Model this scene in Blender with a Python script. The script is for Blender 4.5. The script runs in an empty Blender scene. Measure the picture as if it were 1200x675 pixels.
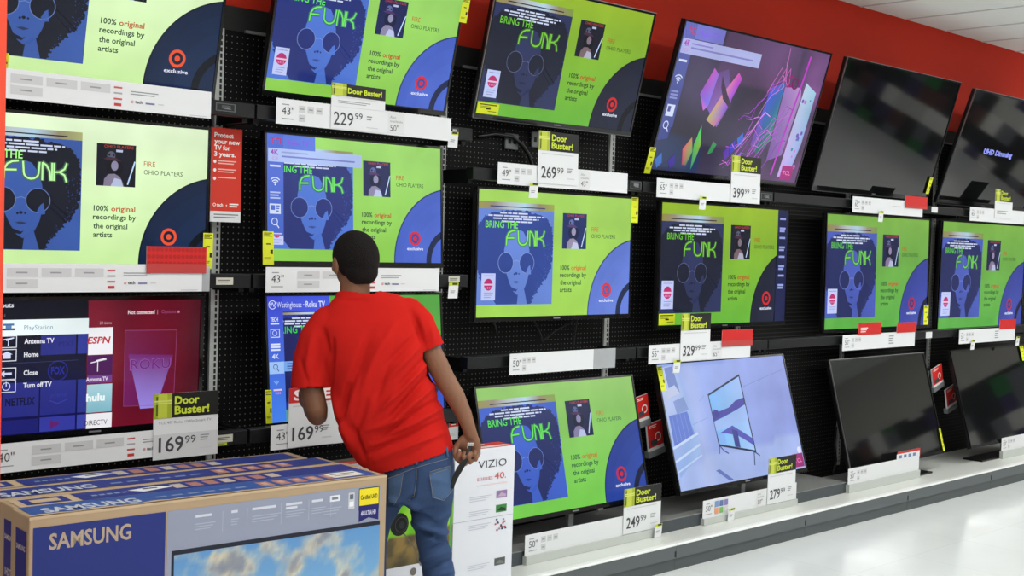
import bpy, bmesh, math, random
from mathutils import Vector, Matrix, noise
from mathutils.bvhtree import BVHTree
random.seed(7)
C = bpy.context.scene.collection
PI = math.pi
# ------------------------------------------------------------------ camera
F_PX = 1473.13
YAW, PITCH, ROLL = 0.772103, 0.037484, 0.030087
CAM = Vector((-2.73129, -4.56841, 1.66694))
fw = Vector((math.sin(YAW)*math.cos(PITCH), math.cos(YAW)*math.cos(PITCH), -math.sin(PITCH)))
rt = Vector((math.cos(YAW), -math.sin(YAW), 0)); upv = rt.cross(fw)
cr, sr = math.cos(ROLL), math.sin(ROLL)
R_, U_ = cr*rt + sr*upv, -sr*rt + cr*upv
cd = bpy.data.cameras.new('camera'); cam = bpy.data.objects.new('camera', cd); C.objects.link(cam)
cd.sensor_width = 36; cd.lens = F_PX/1200*36; cd.clip_start = .05; cd.clip_end = 100
M3 = Matrix((R_, U_, -fw)).transposed()
cam.matrix_world = Matrix.Translation(CAM) @ M3.to_4x4()
bpy.context.scene.camera = cam
def along(px, py, z):          # the point of the place seen at px,py, z metres deep
    return CAM + (R_*((px-600)/F_PX) + U_*((337.5-py)/F_PX) + fw)*z
def seen(p):
    d = p-CAM; w = d.dot(fw); return 600+F_PX*d.dot(R_)/w, 337.5-F_PX*d.dot(U_)/w

# ------------------------------------------------------------------ colour & materials
def lin(c):
    o = []
    for v in c[:3]:
        v = max(0, min(255, v))/255
        o.append(v/12.92 if v <= .04045 else ((v+.055)/1.055)**2.4)
    return (o[0], o[1], o[2], 1.0)
def mixc(a, b, t): return tuple(a[i]*(1-t)+b[i]*t for i in range(3))
MATS = {}
def mat(name, col=(128,128,128), rough=.5, metal=0, spec=.5, bump=0, bscale=40, noisec=0, nscale=8, alpha=1, coat=0):
    if name in MATS: return MATS[name]
    m = bpy.data.materials.new(name); m.use_nodes = True; MATS[name] = m
    nt = m.node_tree; b = nt.nodes['Principled BSDF']
    b.inputs['Base Color'].default_value = lin(col); b.inputs['Roughness'].default_value = rough
    b.inputs['Metallic'].default_value = metal; b.inputs['Specular IOR Level'].default_value = spec
    b.inputs['Coat Weight'].default_value = coat
    if alpha < 1: b.inputs['Alpha'].default_value = alpha
    tc = nt.nodes.new('ShaderNodeTexCoord')
    if noisec:
        n = nt.nodes.new('ShaderNodeTexNoise'); n.inputs['Scale'].default_value = nscale; n.inputs['Detail'].default_value = 5
        nt.links.new(tc.outputs['Object'], n.inputs['Vector'])
        mx = nt.nodes.new('ShaderNodeMixRGB'); a = lin(col)
        mx.inputs[1].default_value = tuple(v*(1-noisec) for v in a[:3])+(1,)
        mx.inputs[2].default_value = tuple(min(1, v*(1+noisec)) for v in a[:3])+(1,)
        nt.links.new(n.outputs['Fac'], mx.inputs[0]); nt.links.new(mx.outputs[0], b.inputs['Base Color'])
    if bump:
        n = nt.nodes.new('ShaderNodeTexNoise'); n.inputs['Scale'].default_value = bscale; n.inputs['Detail'].default_value = 4
        nt.links.new(tc.outputs['Object'], n.inputs['Vector'])
        bp = nt.nodes.new('ShaderNodeBump'); bp.inputs['Strength'].default_value = bump; bp.inputs['Distance'].default_value = .01
        nt.links.new(n.outputs['Fac'], bp.inputs['Height']); nt.links.new(bp.outputs[0], b.inputs['Normal'])
    return m
def attr_mat(name, emit=0, rough=.5, spec=.5, coat=0):
    if name in MATS: return MATS[name]
    m = bpy.data.materials.new(name); m.use_nodes = True; MATS[name] = m
    nt = m.node_tree; b = nt.nodes['Principled BSDF']
    a = nt.nodes.new('ShaderNodeVertexColor'); a.layer_name = 'Col'
    b.inputs['Roughness'].default_value = rough; b.inputs['Specular IOR Level'].default_value = spec
    b.inputs['Coat Weight'].default_value = coat; b.inputs['Coat Roughness'].default_value = .08
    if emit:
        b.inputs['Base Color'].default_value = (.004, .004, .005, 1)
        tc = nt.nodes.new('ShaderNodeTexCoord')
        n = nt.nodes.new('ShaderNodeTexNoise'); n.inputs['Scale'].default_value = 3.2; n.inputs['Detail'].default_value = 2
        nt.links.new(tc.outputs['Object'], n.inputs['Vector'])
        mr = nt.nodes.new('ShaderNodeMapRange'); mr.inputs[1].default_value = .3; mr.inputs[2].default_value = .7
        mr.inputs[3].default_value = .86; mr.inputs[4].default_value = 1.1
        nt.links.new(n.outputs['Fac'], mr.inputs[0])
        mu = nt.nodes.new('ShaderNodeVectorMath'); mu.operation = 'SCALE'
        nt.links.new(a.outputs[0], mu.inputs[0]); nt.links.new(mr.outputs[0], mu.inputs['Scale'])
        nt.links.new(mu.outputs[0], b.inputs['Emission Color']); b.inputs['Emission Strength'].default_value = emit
    else:
        nt.links.new(a.outputs[0], b.inputs['Base Color'])
    return m
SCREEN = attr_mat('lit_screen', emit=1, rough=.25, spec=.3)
PRINT = attr_mat('printed_card', rough=.45, spec=.35)
CARTON = attr_mat('printed_carton', rough=.6, spec=.25)
M_BLACK = mat('black_plastic', (14,14,15), .35)
M_GLOSSB = mat('gloss_black_bezel', (9,9,10), .16, spec=.55)
M_STEELB = mat('black_steel', (15,16,18), .42, spec=.3, noisec=.2)
M_STEELB2 = mat('steel_highlight_and_plate', (46,48,52), .35)
M_UPR = mat('upright_steel', (188,190,188), .4, metal=.1, noisec=.06)
M_SLOT = mat('slot_dark', (12,12,12), .7)
M_OFF = mat('dark_screen_glass', (10,11,12), .045, spec=.75, coat=.1)
M_SILV = mat('silver_trim', (150,150,152), .3, metal=.8)
M_CLEAR = mat('clear_plastic', (205,208,212), .25, alpha=.55)

# ------------------------------------------------------------------ mesh builder
class MB:
    def __init__(s): s.v = []; s.f = []; s.m = []; s.c = []; s.mats = []; s.sm = []
    def mi(s, m):
        if m not in s.mats: s.mats.append(m)
        return s.mats.index(m)
    def face(s, pts, m, col=None, smooth=False):
        i = len(s.v); s.v += [Vector(p) for p in pts]; s.f.append(tuple(range(i, i+len(pts)))); s.m.append(s.mi(m)); s.sm.append(smooth)
        if col is None: col = (1,1,1)
        s.c.append(col if isinstance(col, list) else [col]*len(pts))
    def mesh(s, vs, fs, m, col=(255,255,255), smooth=True):
        i = len(s.v); s.v += [Vector(p) for p in vs]
        for f in fs:
            s.f.append(tuple(i+k for k in f)); s.m.append(s.mi(m)); s.sm.append(smooth); s.c.append([col]*len(f))
    def box(s, x0, x1, y0, y1, z0, z1, m, col=(255,255,255), bev=0, T=None):
        if bev:
            bm = bmesh.new(); bmesh.ops.create_cube(bm, size=1)
            for v in bm.verts: v.co = Vector(((x0+x1)/2+v.co.x*(x1-x0), (y0+y1)/2+v.co.y*(y1-y0), (z0+z1)/2+v.co.z*(z1-z0)))
            bmesh.ops.bevel(bm, geom=bm.edges[:], offset=bev, segments=2, affect='EDGES', profile=.5)
            bm.verts.index_update(); vs = [v.co.copy() for v in bm.verts]; fs = [[v.index for v in f.verts] for f in bm.faces]; bm.free()
        else:
            vs = [Vector((x, y, z)) for x in (x0, x1) for y in (y0, y1) for z in (z0, z1)]
            fs = [(0,1,3,2),(4,6,7,5),(0,4,5,1),(2,3,7,6),(0,2,6,4),(1,5,7,3)]
        if T: vs = [T @ v for v in vs]
        s.mesh(vs, fs, m, col, False)
    def tube(s, pts, radii, m, col=(255,255,255), seg=12, cap=True):
        pts = [Vector(p) for p in pts]; n = len(pts); vs = []; fs = []; ref = None
        for i, p in enumerate(pts):
            d = (pts[min(i+1, n-1)]-pts[max(i-1, 0)]).normalized()
            if ref is None: ref = Vector((0,0,1)) if abs(d.z) < .9 else Vector((1,0,0))
            a = (ref-d*ref.dot(d)).normalized(); b = d.cross(a); ref = a
            r = radii[i] if isinstance(radii, (list, tuple)) else radii
            for k in range(seg):
                t = 2*PI*k/seg; vs.append(p+a*math.cos(t)*r+b*math.sin(t)*r)
        for i in range(n-1):
            for k in range(seg):
                fs.append((i*seg+k, i*seg+(k+1) % seg, (i+1)*seg+(k+1) % seg, (i+1)*seg+k))
        if cap: fs.append(tuple(range(seg-1, -1, -1))); fs.append(tuple((n-1)*seg+k for k in range(seg)))
        s.mesh(vs, fs, m, col, True)
    def build(s, name, parent=None, world=False, link=True):
        me = bpy.data.meshes.new(name)
        vs = s.v
        if parent is not None and world:
            inv = parent.matrix_basis.inverted() if parent.parent is None else (parent.parent.matrix_basis @ parent.matrix_basis).inverted()
            vs = [inv @ v for v in vs]
        me.from_pydata([tuple(v) for v in vs], [], s.f)
        for m in s.mats: me.materials.append(m)
        me.polygons.foreach_set('material_index', s.m); me.polygons.foreach_set('use_smooth', s.sm)
        ca = me.color_attributes.new('Col', 'FLOAT_COLOR', 'CORNER'); buf = []
        cache = {}
        for cl in s.c:
            for c in cl:
                k = tuple(c)
                if k not in cache: cache[k] = lin(k)
                buf += cache[k]
        ca.data.foreach_set('color', buf); me.update()
        o = bpy.data.objects.new(name, me); C.objects.link(o)
        if parent is not None: o.parent = parent
        return o
def tag(o, label=None, cat=None, group=None, kind=None):
    if label: o['label'] = label
    if cat: o['category'] = cat
    if group: o['group'] = group
    if kind: o['kind'] = kind
    return o
def empty(name, loc, rot=(0,0,0)):
    o = bpy.data.objects.new(name, None); C.objects.link(o); o.empty_display_size = .1
    o.matrix_basis = Matrix.Translation(Vector(loc)) @ (Matrix.Rotation(rot[2], 4, 'Z') @ Matrix.Rotation(rot[0], 4, 'X'))
    return o

# ------------------------------------------------------------------ lettering
TXT = {}
def letters(s, bold=0.0, shear=0.0):
    k = (s, bold, shear)
    if k in TXT: return TXT[k]
    cu = bpy.data.curves.new('t', 'FONT'); cu.body = s; cu.resolution_u = 2; cu.offset = bold; cu.shear = shear; cu.fill_mode = 'BOTH'
    o = bpy.data.objects.new('t', cu); C.objects.link(o); dg = bpy.context.evaluated_depsgraph_get()
    me = o.evaluated_get(dg).to_mesh()
    vs = [(v.co.x, v.co.y) for v in me.vertices]; fs = [tuple(p.vertices) for p in me.polygons]
    o.evaluated_get(dg).to_mesh_clear(); bpy.data.objects.remove(o); bpy.data.curves.remove(cu)
    if vs:
        x0 = min(v[0] for v in vs); vs = [(v[0]-x0, v[1]) for v in vs]; w = max(v[0] for v in vs)
    else: w = .3
    TXT[k] = (vs, fs, w); return TXT[k]
CAPH = None
def caph():
    global CAPH
    if CAPH is None: CAPH = max(v[1] for v in letters('H')[0])
    return CAPH

class Panel:
    """flat printed or lit face: u to the right, v down, both 0..1; each layer a hair in front of the last"""
    def __init__(s, mb, o, ex, ey, m, eps=.0005):   # o top-left corner, ex along u (full width), ey along v (full height, downwards)
        s.mb = mb; s.o = Vector(o); s.ex = Vector(ex); s.ey = Vector(ey); s.m = m; s.eps = eps
        s.n = s.ey.cross(s.ex).normalized(); s.W = s.ex.length; s.H = s.ey.length     # towards the viewer
    def p(s, u, v, L): return s.o+s.ex*u+s.ey*v+s.n*(s.eps*L)
    def poly(s, pts, col, L=1):
        ar = sum(pts[i][0]*pts[(i+1) % len(pts)][1]-pts[(i+1) % len(pts)][0]*pts[i][1] for i in range(len(pts)))
        if ar > 0:
            pts = pts[::-1]
            if isinstance(col, list): col = col[::-1]
        s.mb.face([s.p(u, v, L) for u, v in pts], s.m, col)
    def rect(s, u0, v0, u1, v1, col, L=1): s.poly([(u0,v0),(u1,v0),(u1,v1),(u0,v1)], col, L)
    def hgrad(s, u0, v0, u1, v1, cols, L=1):
        n = len(cols)-1
        for i in range(n):
            a = u0+(u1-u0)*i/n; b = u0+(u1-u0)*(i+1)/n
            s.poly([(a,v0),(b,v0),(b,v1),(a,v1)], [cols[i], cols[i+1], cols[i+1], cols[i]], L)
    def vgrad(s, u0, v0, u1, v1, c0, c1, L=1): s.poly([(u0,v0),(u1,v0),(u1,v1),(u0,v1)], [c0, c0, c1, c1], L)
    def ell(s, u, v, r, col, L=1, rv=None, n=28, a0=0, a1=2*PI):   # r as fraction of the height
        ru = r*s.H/s.W; rv = rv if rv else r
        s.poly([(u+ru*math.cos(a0+(a1-a0)*i/n), v+rv*math.sin(a0+(a1-a0)*i/n)) for i in range(n)], col, L)
    def ring(s, u, v, r0, r1, col, L=1, n=28):
        k = s.H/s.W
        for i in range(n):
            a, b = 2*PI*i/n, 2*PI*(i+1)/n
            s.poly([(u+r*k*math.cos(t), v+r*math.sin(t)) for r, t in ((r1,a),(r1,b),(r0,b),(r0,a))], col, L)
    def line(s, pts, w, col, L=1):        # w as fraction of the height
        k = s.H/s.W; q = [Vector((u/k, v)) for u, v in pts]
        for i in range(len(q)-1):
            d = q[i+1]-q[i]
            if d.length < 1e-6: continue
            d.normalize(); nn = Vector((-d.y, d.x))*w/2; e = d*w*.25
            s.poly([((p.x)*k, p.y) for p in (q[i]-nn-e, q[i+1]-nn+e, q[i+1]+nn+e, q[i]+nn-e)], col, L)
    def text(s, t, u, v, h, col, L=2, w=None, bold=0, align='l', shear=0, cond=1):
        vs, fs, tw = letters(t, bold, shear); k = h*s.H/caph()/s.W*cond; kv = h/caph()
        if w: k = w/tw
        if align == 'c': u -= tw*k/2
        if align == 'r': u -= tw*k
        i = len(s.mb.v); s.mb.v += [s.p(u+x*k, v-y*kv, L) for x, y in vs]; mi = s.mb.mi(s.m)
        for f in fs:
            s.mb.f.append(tuple(i+j for j in f)); s.mb.m.append(mi); s.mb.sm.append(False); s.mb.c.append([col]*len(f))
    def field(s, u0, v0, u1, v1, nu, nv, fn, L=1):
        g = [[fn(i/nu, j/nv) for j in range(nv+1)] for i in range(nu+1)]
        for i in range(nu):
            for j in range(nv):
                a, b = u0+(u1-u0)*i/nu, u0+(u1-u0)*(i+1)/nu; c, d = v0+(v1-v0)*j/nv, v0+(v1-v0)*(j+1)/nv
                s.poly([(a,c),(b,c),(b,d),(a,d)], [g[i][j], g[i+1][j], g[i+1][j+1], g[i][j+1]], L)
    def bars(s, u, v, n, w, h, col, L=2, gap=None):
        for i in range(n): s.rect(u, v+i*(gap or h*2), u+w*(1-.13*((i*7) % 3)), v+i*(gap or h*2)+h, col, L)
def bullseye(P, u, v, r, red=(215,25,25), bg=None, L=3):
    P.ell(u, v, r, red, L)
    if bg: P.ell(u, v, r*.67, bg, L+1); P.ell(u, v, r*.33, red, L+2)
# ------------------------------------------------------------------ what the lit screens show
PAL = {
 'pale': dict(g1=(232,252,212), g2=(208,246,166), blue=(58,92,170), dark=(18,22,38), neon=(170,255,140), disc=(14,34,66), disc2=(34,68,118), bull=(232,84,48), txt=(40,70,50), red=(190,90,40)),
 'mid':  dict(g1=(160,220,108), g2=(142,208,78), blue=(78,118,212), dark=(34,48,122), neon=(96,226,84), disc=(70,98,198), disc2=(92,122,220), bull=(214,38,60), txt=(30,60,50), red=(190,60,30)),
 'soft': dict(g1=(166,214,96), g2=(166,220,88), blue=(104,136,216), dark=(48,72,150), neon=(120,232,60), disc=(98,124,212), disc2=(120,146,226), bull=(220,56,72), txt=(40,84,60), red=(205,110,50)),
 'deep': dict(g1=(150,184,44), g2=(104,184,56), blue=(42,50,92), dark=(22,26,48), neon=(104,196,36), disc=(24,28,50), disc2=(34,40,70), bull=(204,34,40), txt=(36,60,24), red=(180,70,20)),
 'cool': dict(g1=(122,174,70), g2=(94,178,74), blue=(74,92,184), dark=(34,42,96), neon=(96,200,60), disc=(58,70,158), disc2=(76,92,184), bull=(176,40,80), txt=(30,80,40), red=(190,70,40)),
 'low':  dict(g1=(146,198,104), g2=(116,206,74), blue=(60,96,200), dark=(26,40,100), neon=(84,220,70), disc=(36,62,150), disc2=(66,100,190), bull=(196,36,66), txt=(24,90,60), red=(190,110,40)),
 'navy': dict(g1=(88,170,70), g2=(84,168,60), blue=(30,50,150), dark=(18,24,92), neon=(50,200,60), disc=(50,80,190), disc2=(70,100,210), bull=(190,40,80), txt=(24,60,50), red=(170,60,30)),
}
def arcp(cx, cy, r, a0, a1, n): return [(cx+r*math.cos(a0+(a1-a0)*i/n), cy+r*math.sin(a0+(a1-a0)*i/n)) for i in range(n+1)]
def funk(P, pal, mine=0, right=1.0):
    c = PAL[pal]; P.poly([(0,0),(1,0),(1,1),(0,1)], [c['g1'], c['g1'], c['g2'], c['g2']], 0)
    k = 9/16
    def D(r, col, L):      # disc centred beyond the lower right corner, clipped to the screen
        cx, cy = 17.1/16, 8.9/9; q = []; n = 60
        for i in range(n):
            t = PI+PI/2*i/n; u = cx+r*math.cos(t)/16; v = cy+r*math.sin(t)/9
            if u >= 1: break
            q.append((u, max(v, 0)))
        ct = (1-cx)*16/r; q.append((1, cy-r*math.sqrt(max(0, 1-ct*ct))/9))
        q = q+[(1, 1), (q[0][0], 1)]
        P.poly(q, col, L)
    D(5.78, mixc(c['disc'], (0,0,0), .45), 1); D(5.68, c['disc'], 2); D(4.9, mixc(c['disc'], c['disc2'], .10), 3); D(3.8, mixc(c['disc'], c['disc2'], .22), 4)
    D(2.6, mixc(c['disc'], (0,0,0), .65), 5); D(2.1, c['disc'], 6)
    bullseye(P, .836, .792, .062, c['bull'], mixc(c['disc'], c['dark'], .5), 7)
    P.text('exclusive', .786, .892, .026, (225,230,250), 8, w=.1, bold=.02)
    # poster
    P.hgrad(0, .092, .468, .15, [mixc(c['g1'], (150,110,60), .6), (150,140,120), (186,196,200), (176,206,226), (150,140,110), mixc(c['g2'], (150,120,70), .5)], 1)
    P.rect(0, .148, .468, .904, c['blue'], 1)
    P.bars(.07, .123, 1, .34, .008, mixc(c['dark'], (0,0,0), .2), 2)
    rnd = random.Random(3)
    hair = [(.0,.30),(.02,.24),(.06,.19),(.12,.165),(.2,.152),(.3,.158),(.38,.18),(.43,.22),(.455,.28),(.463,.36),(.466,.46),(.46,.56),(.448,.63),(.43,.69),(.40,.74),(.375,.80),(.345,.84),(.335,.9),(.12,.9),(.09,.84),(.05,.78),(.02,.70),(0,.62)]
    out = []
    for i in range(len(hair)):
        a, b = hair[i], hair[(i+1) % len(hair)]
        m = 9 if a[1] < .86 and not (a[0] == 0 and b[0] == 0) else 1
        for j in range(m):
            t = j/m; x = a[0]+(b[0]-a[0])*t; y = a[1]+(b[1]-a[1])*t
            if m > 1 and x > .003: x += rnd.uniform(-.007, .007); y += rnd.uniform(-.011, .011)
            out.append((min(max(x, 0), .468), min(max(y, .15), .904)))
    P.poly(out, c['dark'], 2)
    for i in range(90):
        t = rnd.uniform(-.6, 1.25); u = .24+.215*math.cos(t)*rnd.uniform(.78, 1.03); v = .54+.33*math.sin(t)*rnd.uniform(.8, 1.03)
        if .35 < u < .462: P.poly([(u, v), (u+rnd.uniform(.001,.004), v-rnd.uniform(.001,.006)), (u+rnd.uniform(.001,.003), v+rnd.uniform(.001,.005))], c['blue'], 3)
    lt = c['blue']
    P.poly([(.2,.33),(.235,.3),(.275,.32),(.3,.38),(.315,.46),(.322,.55),(.318,.64),(.308,.71),(.292,.77),(.272,.812),(.246,.826),(.222,.80),(.2,.74),(.178,.66),(.163,.57),(.16,.47),(.172,.39)], lt, 3)
    P.poly([(.285,.76),(.31,.904),(.246,.904),(.252,.81)], lt, 3)
    P.poly([(.18,.70),(.205,.76),(.24,.782),(.25,.775),(.238,.80),(.21,.79),(.19,.76)], c['dark'], 4)
    P.ell(.238, .655, .013, c['dark'], 4, rv=.010); P.ell(.225, .66, .008, c['dark'], 4); P.ell(.254, .658, .007, c['dark'], 4)
    P.poly([(.215,.722),(.236,.714),(.262,.722),(.24,.735)], mixc(c['dark'], lt, .4), 4)
    for gx in (.171, .301):
        P.ell(gx, .57, .082, c['dark'], 5); P.ring(gx, .57, .079, .084, mixc(lt, (190,200,235), .35), 6)
    P.poly([(.298,.64),(.31,.60),(.322,.585),(.325,.62),(.33,.66),(.31,.665)], lt, 6)
    P.line([(.218,.56),(.238,.55),(.255,.56)], .006, mixc(lt, (190,200,235), .35), 6)
    for i, (a, w) in enumerate(((.13,.17),(.06,.34),(.09,.28),(.14,.19))):
        x = a
        while x < a+w:
            ww = rnd.uniform(.02, .06); P.rect(x, .172+i*.022, min(x+ww, a+w), .184+i*.022, (205,215,240), 4); x += ww+.006
    nc = c['neon']
    P.text('BRING THE', .045, .296, .052, nc, 5, w=.195, bold=.012)
    def st(pts, col=nc): P.line(pts, .012, mixc(nc, (236,255,226), .35 if pal in ('pale',) else .12), 7); P.line(pts, .030, mixc(col, c['dark'], .62), 6)
    x = .172
    st([(x,.43),(x+.001,.37),(x+.012,.335),(x+.03,.318),(x+.052,.312)]); st([(x+.006,.375),(x+.045,.372)])
    x = .242
    st([(x,.315)]+[(x+.003+.028-.028*math.cos(t), .385+.042*math.sin(t)) for t in [i*PI/8 for i in range(9)]]+[(x+.062,.315)])
    x = .315
    st([(x,.43),(x,.315)]); st([(x+.001,.315),(x+.015,.33),(x+.028,.37),(x+.032,.43)]); st([(x+.037,.43),(x+.037,.315)])
    x = .36
    st([(x,.315),(x,.43)]); st([(x+.048,.312),(x+.04,.35),(x+.02,.372),(x+.002,.374)]); st([(x+.02,.372),(x+.04,.392),(x+.048,.435)])
    # small album square
    P.rect(.526, .154, .687, .448, mixc(c['dark'], (10,10,20), .35), 2)
    P.text('OHIO PLAYERS', .556, .182, .02, (196,70,50), 3, w=.12); P.rect(.605, .192, .632, .208, (190,200,230), 3)
    P.poly([(.553,.26),(.575,.245),(.605,.25),(.628,.272),(.6,.268),(.575,.27)], mixc(c['dark'], (150,60,80), .4), 4)
    P.ell(.585, .235, .03, mixc(c['dark'], (210,220,250), .35), 3); P.ell(.577, .23, .008, (20,20,30), 4); P.ell(.595, .232, .008, (20,20,30), 4)
    P.ell(.6, .315, .062, mixc(c['dark'], (0,0,0), .5), 3)
    P.ell(.6, .305, .026, mixc(c['blue'], (205,170,160), .55), 5, rv=.034)
    P.poly([(.556,.448),(.558,.4),(.575,.365),(.6,.36),(.622,.38),(.632,.41),(.64,.448)], mixc(c['blue'], (200,150,120), .5), 4)
    P.poly([(.585,.448),(.6,.39),(.628,.4),(.636,.448)], mixc(c['blue'], (230,230,240), .7), 5)
    P.line([(.655,.43),(.683,.27)], .010, (190,215,250), 5)
    P.text('FIRE', .722, .296, .036, c['red'], 2, w=.048); P.text('OHIO PLAYERS', .722, .352, .032, c['txt'], 2, w=.168)
    P.text('100%', .519, .622, .036, c['txt'], 2, w=.06, bold=.02); P.text('original', .59, .622, .036, c['red'], 2, w=.1, bold=.02)
    P.text('recordings by', .517, .682, .036, c['txt'], 2, w=.177, bold=.02)
    P.text('the original', .519, .745, .036, c['txt'], 2, w=.14, bold=.02); P.text('artists', .519, .805, .036, c['txt'], 2, w=.078, bold=.02)
def wifi(P, u, v, r, col, L):
    for q in (.35, .65, 1):
        P.line(arcp_uv(P, u, v, r*q, -PI*.75, -PI*.25), r*.16, col, L)
    P.ell(u, v, r*.13, col, L)
def arcp_uv(P, u, v, r, a0, a1, n=8):
    k = P.H/P.W; return [(u+r*k*math.cos(a0+(a1-a0)*i/n), v+r*math.sin(a0+(a1-a0)*i/n)) for i in range(n+1)]
def glass(P, u, v, r, col, L):
    P.ring(u, v, r*.75, r, col, L, 16); P.line([(u+r*.6*P.H/P.W, v+r*.7), (u+r*1.3*P.H/P.W, v+r*1.6)], r*.3, col, L)
WH = (214,224,250)
def roku_overlay(P, L=14, sideb=.80):
    P.vgrad(0, .0, .085, sideb, (86,112,214), (70,104,204), L); P.rect(0, 0, .255, .115, (92,122,222), L)
    P.text('TCL', .02, .078, .045, (196,50,110), L+1, w=.062, bold=.03); P.text('Roku TV', .105, .078, .04, (150,70,230), L+1, w=.115)
    P.rect(.006, .114, .515, .22, (176,196,244), L+1)
    P.text('4K', .018, .165, .04, (160,70,190), L+2, w=.042, bold=.02); P.text('HDR', .018, .207, .028, (190,150,220), L+2, w=.042)
    P.bars(.075, .135, 1, .14, .012, (150,160,220), L+2); P.bars(.075, .168, 1, .40, .013, (120,130,205), L+2); 
    P.rect(.015, .245, .07, .26, WH, L+1); wifi(P, .042, .40, .055, WH, L+1)
    for i in range(3): P.rect(.015, .455+i*.022, .068-.008*(i % 2), .467+i*.022, mixc(WH, (86,112,214), .25), L+1)
    P.rect(.012, .55, .07, .63, WH, L+1); P.rect(.018, .562, .04, .60, (80,108,208), L+2); P.bars(.046, .562, 3, .018, .01, (80,108,208), L+2)
    glass(P, .038, .69, .03, WH, L+1)
def westing(P):
    L = 14
    P.vgrad(0, 0, .082, 1, (58,66,205), (70,130,235), L); P.rect(0, 0, .335, .125, (66,84,216), L)
    P.ring(.028, .068, .03, .036, WH, L+1); P.text('W', .028, .088, .04, WH, L+1, align='c')
    P.text('Westinghouse', .052, .09, .045, WH, L+1, w=.13); P.rect(.19, .066, .196, .075, WH, L+1); P.text('Roku TV', .205, .09, .048, WH, L+1, w=.105, bold=.015)
    P.text('TECH', .015, .20, .03, WH, L+1, w=.04, bold=.03); P.bars(.015, .212, 1, .045, .012, WH, L+1)
    P.ring(.036, .292, .018, .022, WH, L+1); P.line([(.015,.262),(.06,.262),(.06,.325),(.015,.325),(.015,.262)], .006, WH, L+1)
    for i in range(3): P.rect(.012, .375+i*.022, .062, .389+i*.022, WH, L+1)
    P.text('4K', .018, .495, .036, WH, L+1, w=.036, bold=.02)
    P.rect(.002, .52, .078, .615, (160,198,250), L+2); P.rect(.078, .52, .4, .60, (120,170,240), L+2); glass(P, .034, .56, .022, (40,60,140), L+3)
    for i in range(3): P.rect(.094, .535+i*.02, .2, .545+i*.02, (60,90,170), L+3)
    wifi(P, .036, .70, .03, (150,200,250), L+1)
def side_strip(P):
    P.rect(.912, 0, 1, 1, (24,30,74), 14)
    for i in range(8): P.bars(.93, .07+i*.085, 1+i % 2, .05, .018, (150,165,225), 15, gap=.024)
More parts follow.
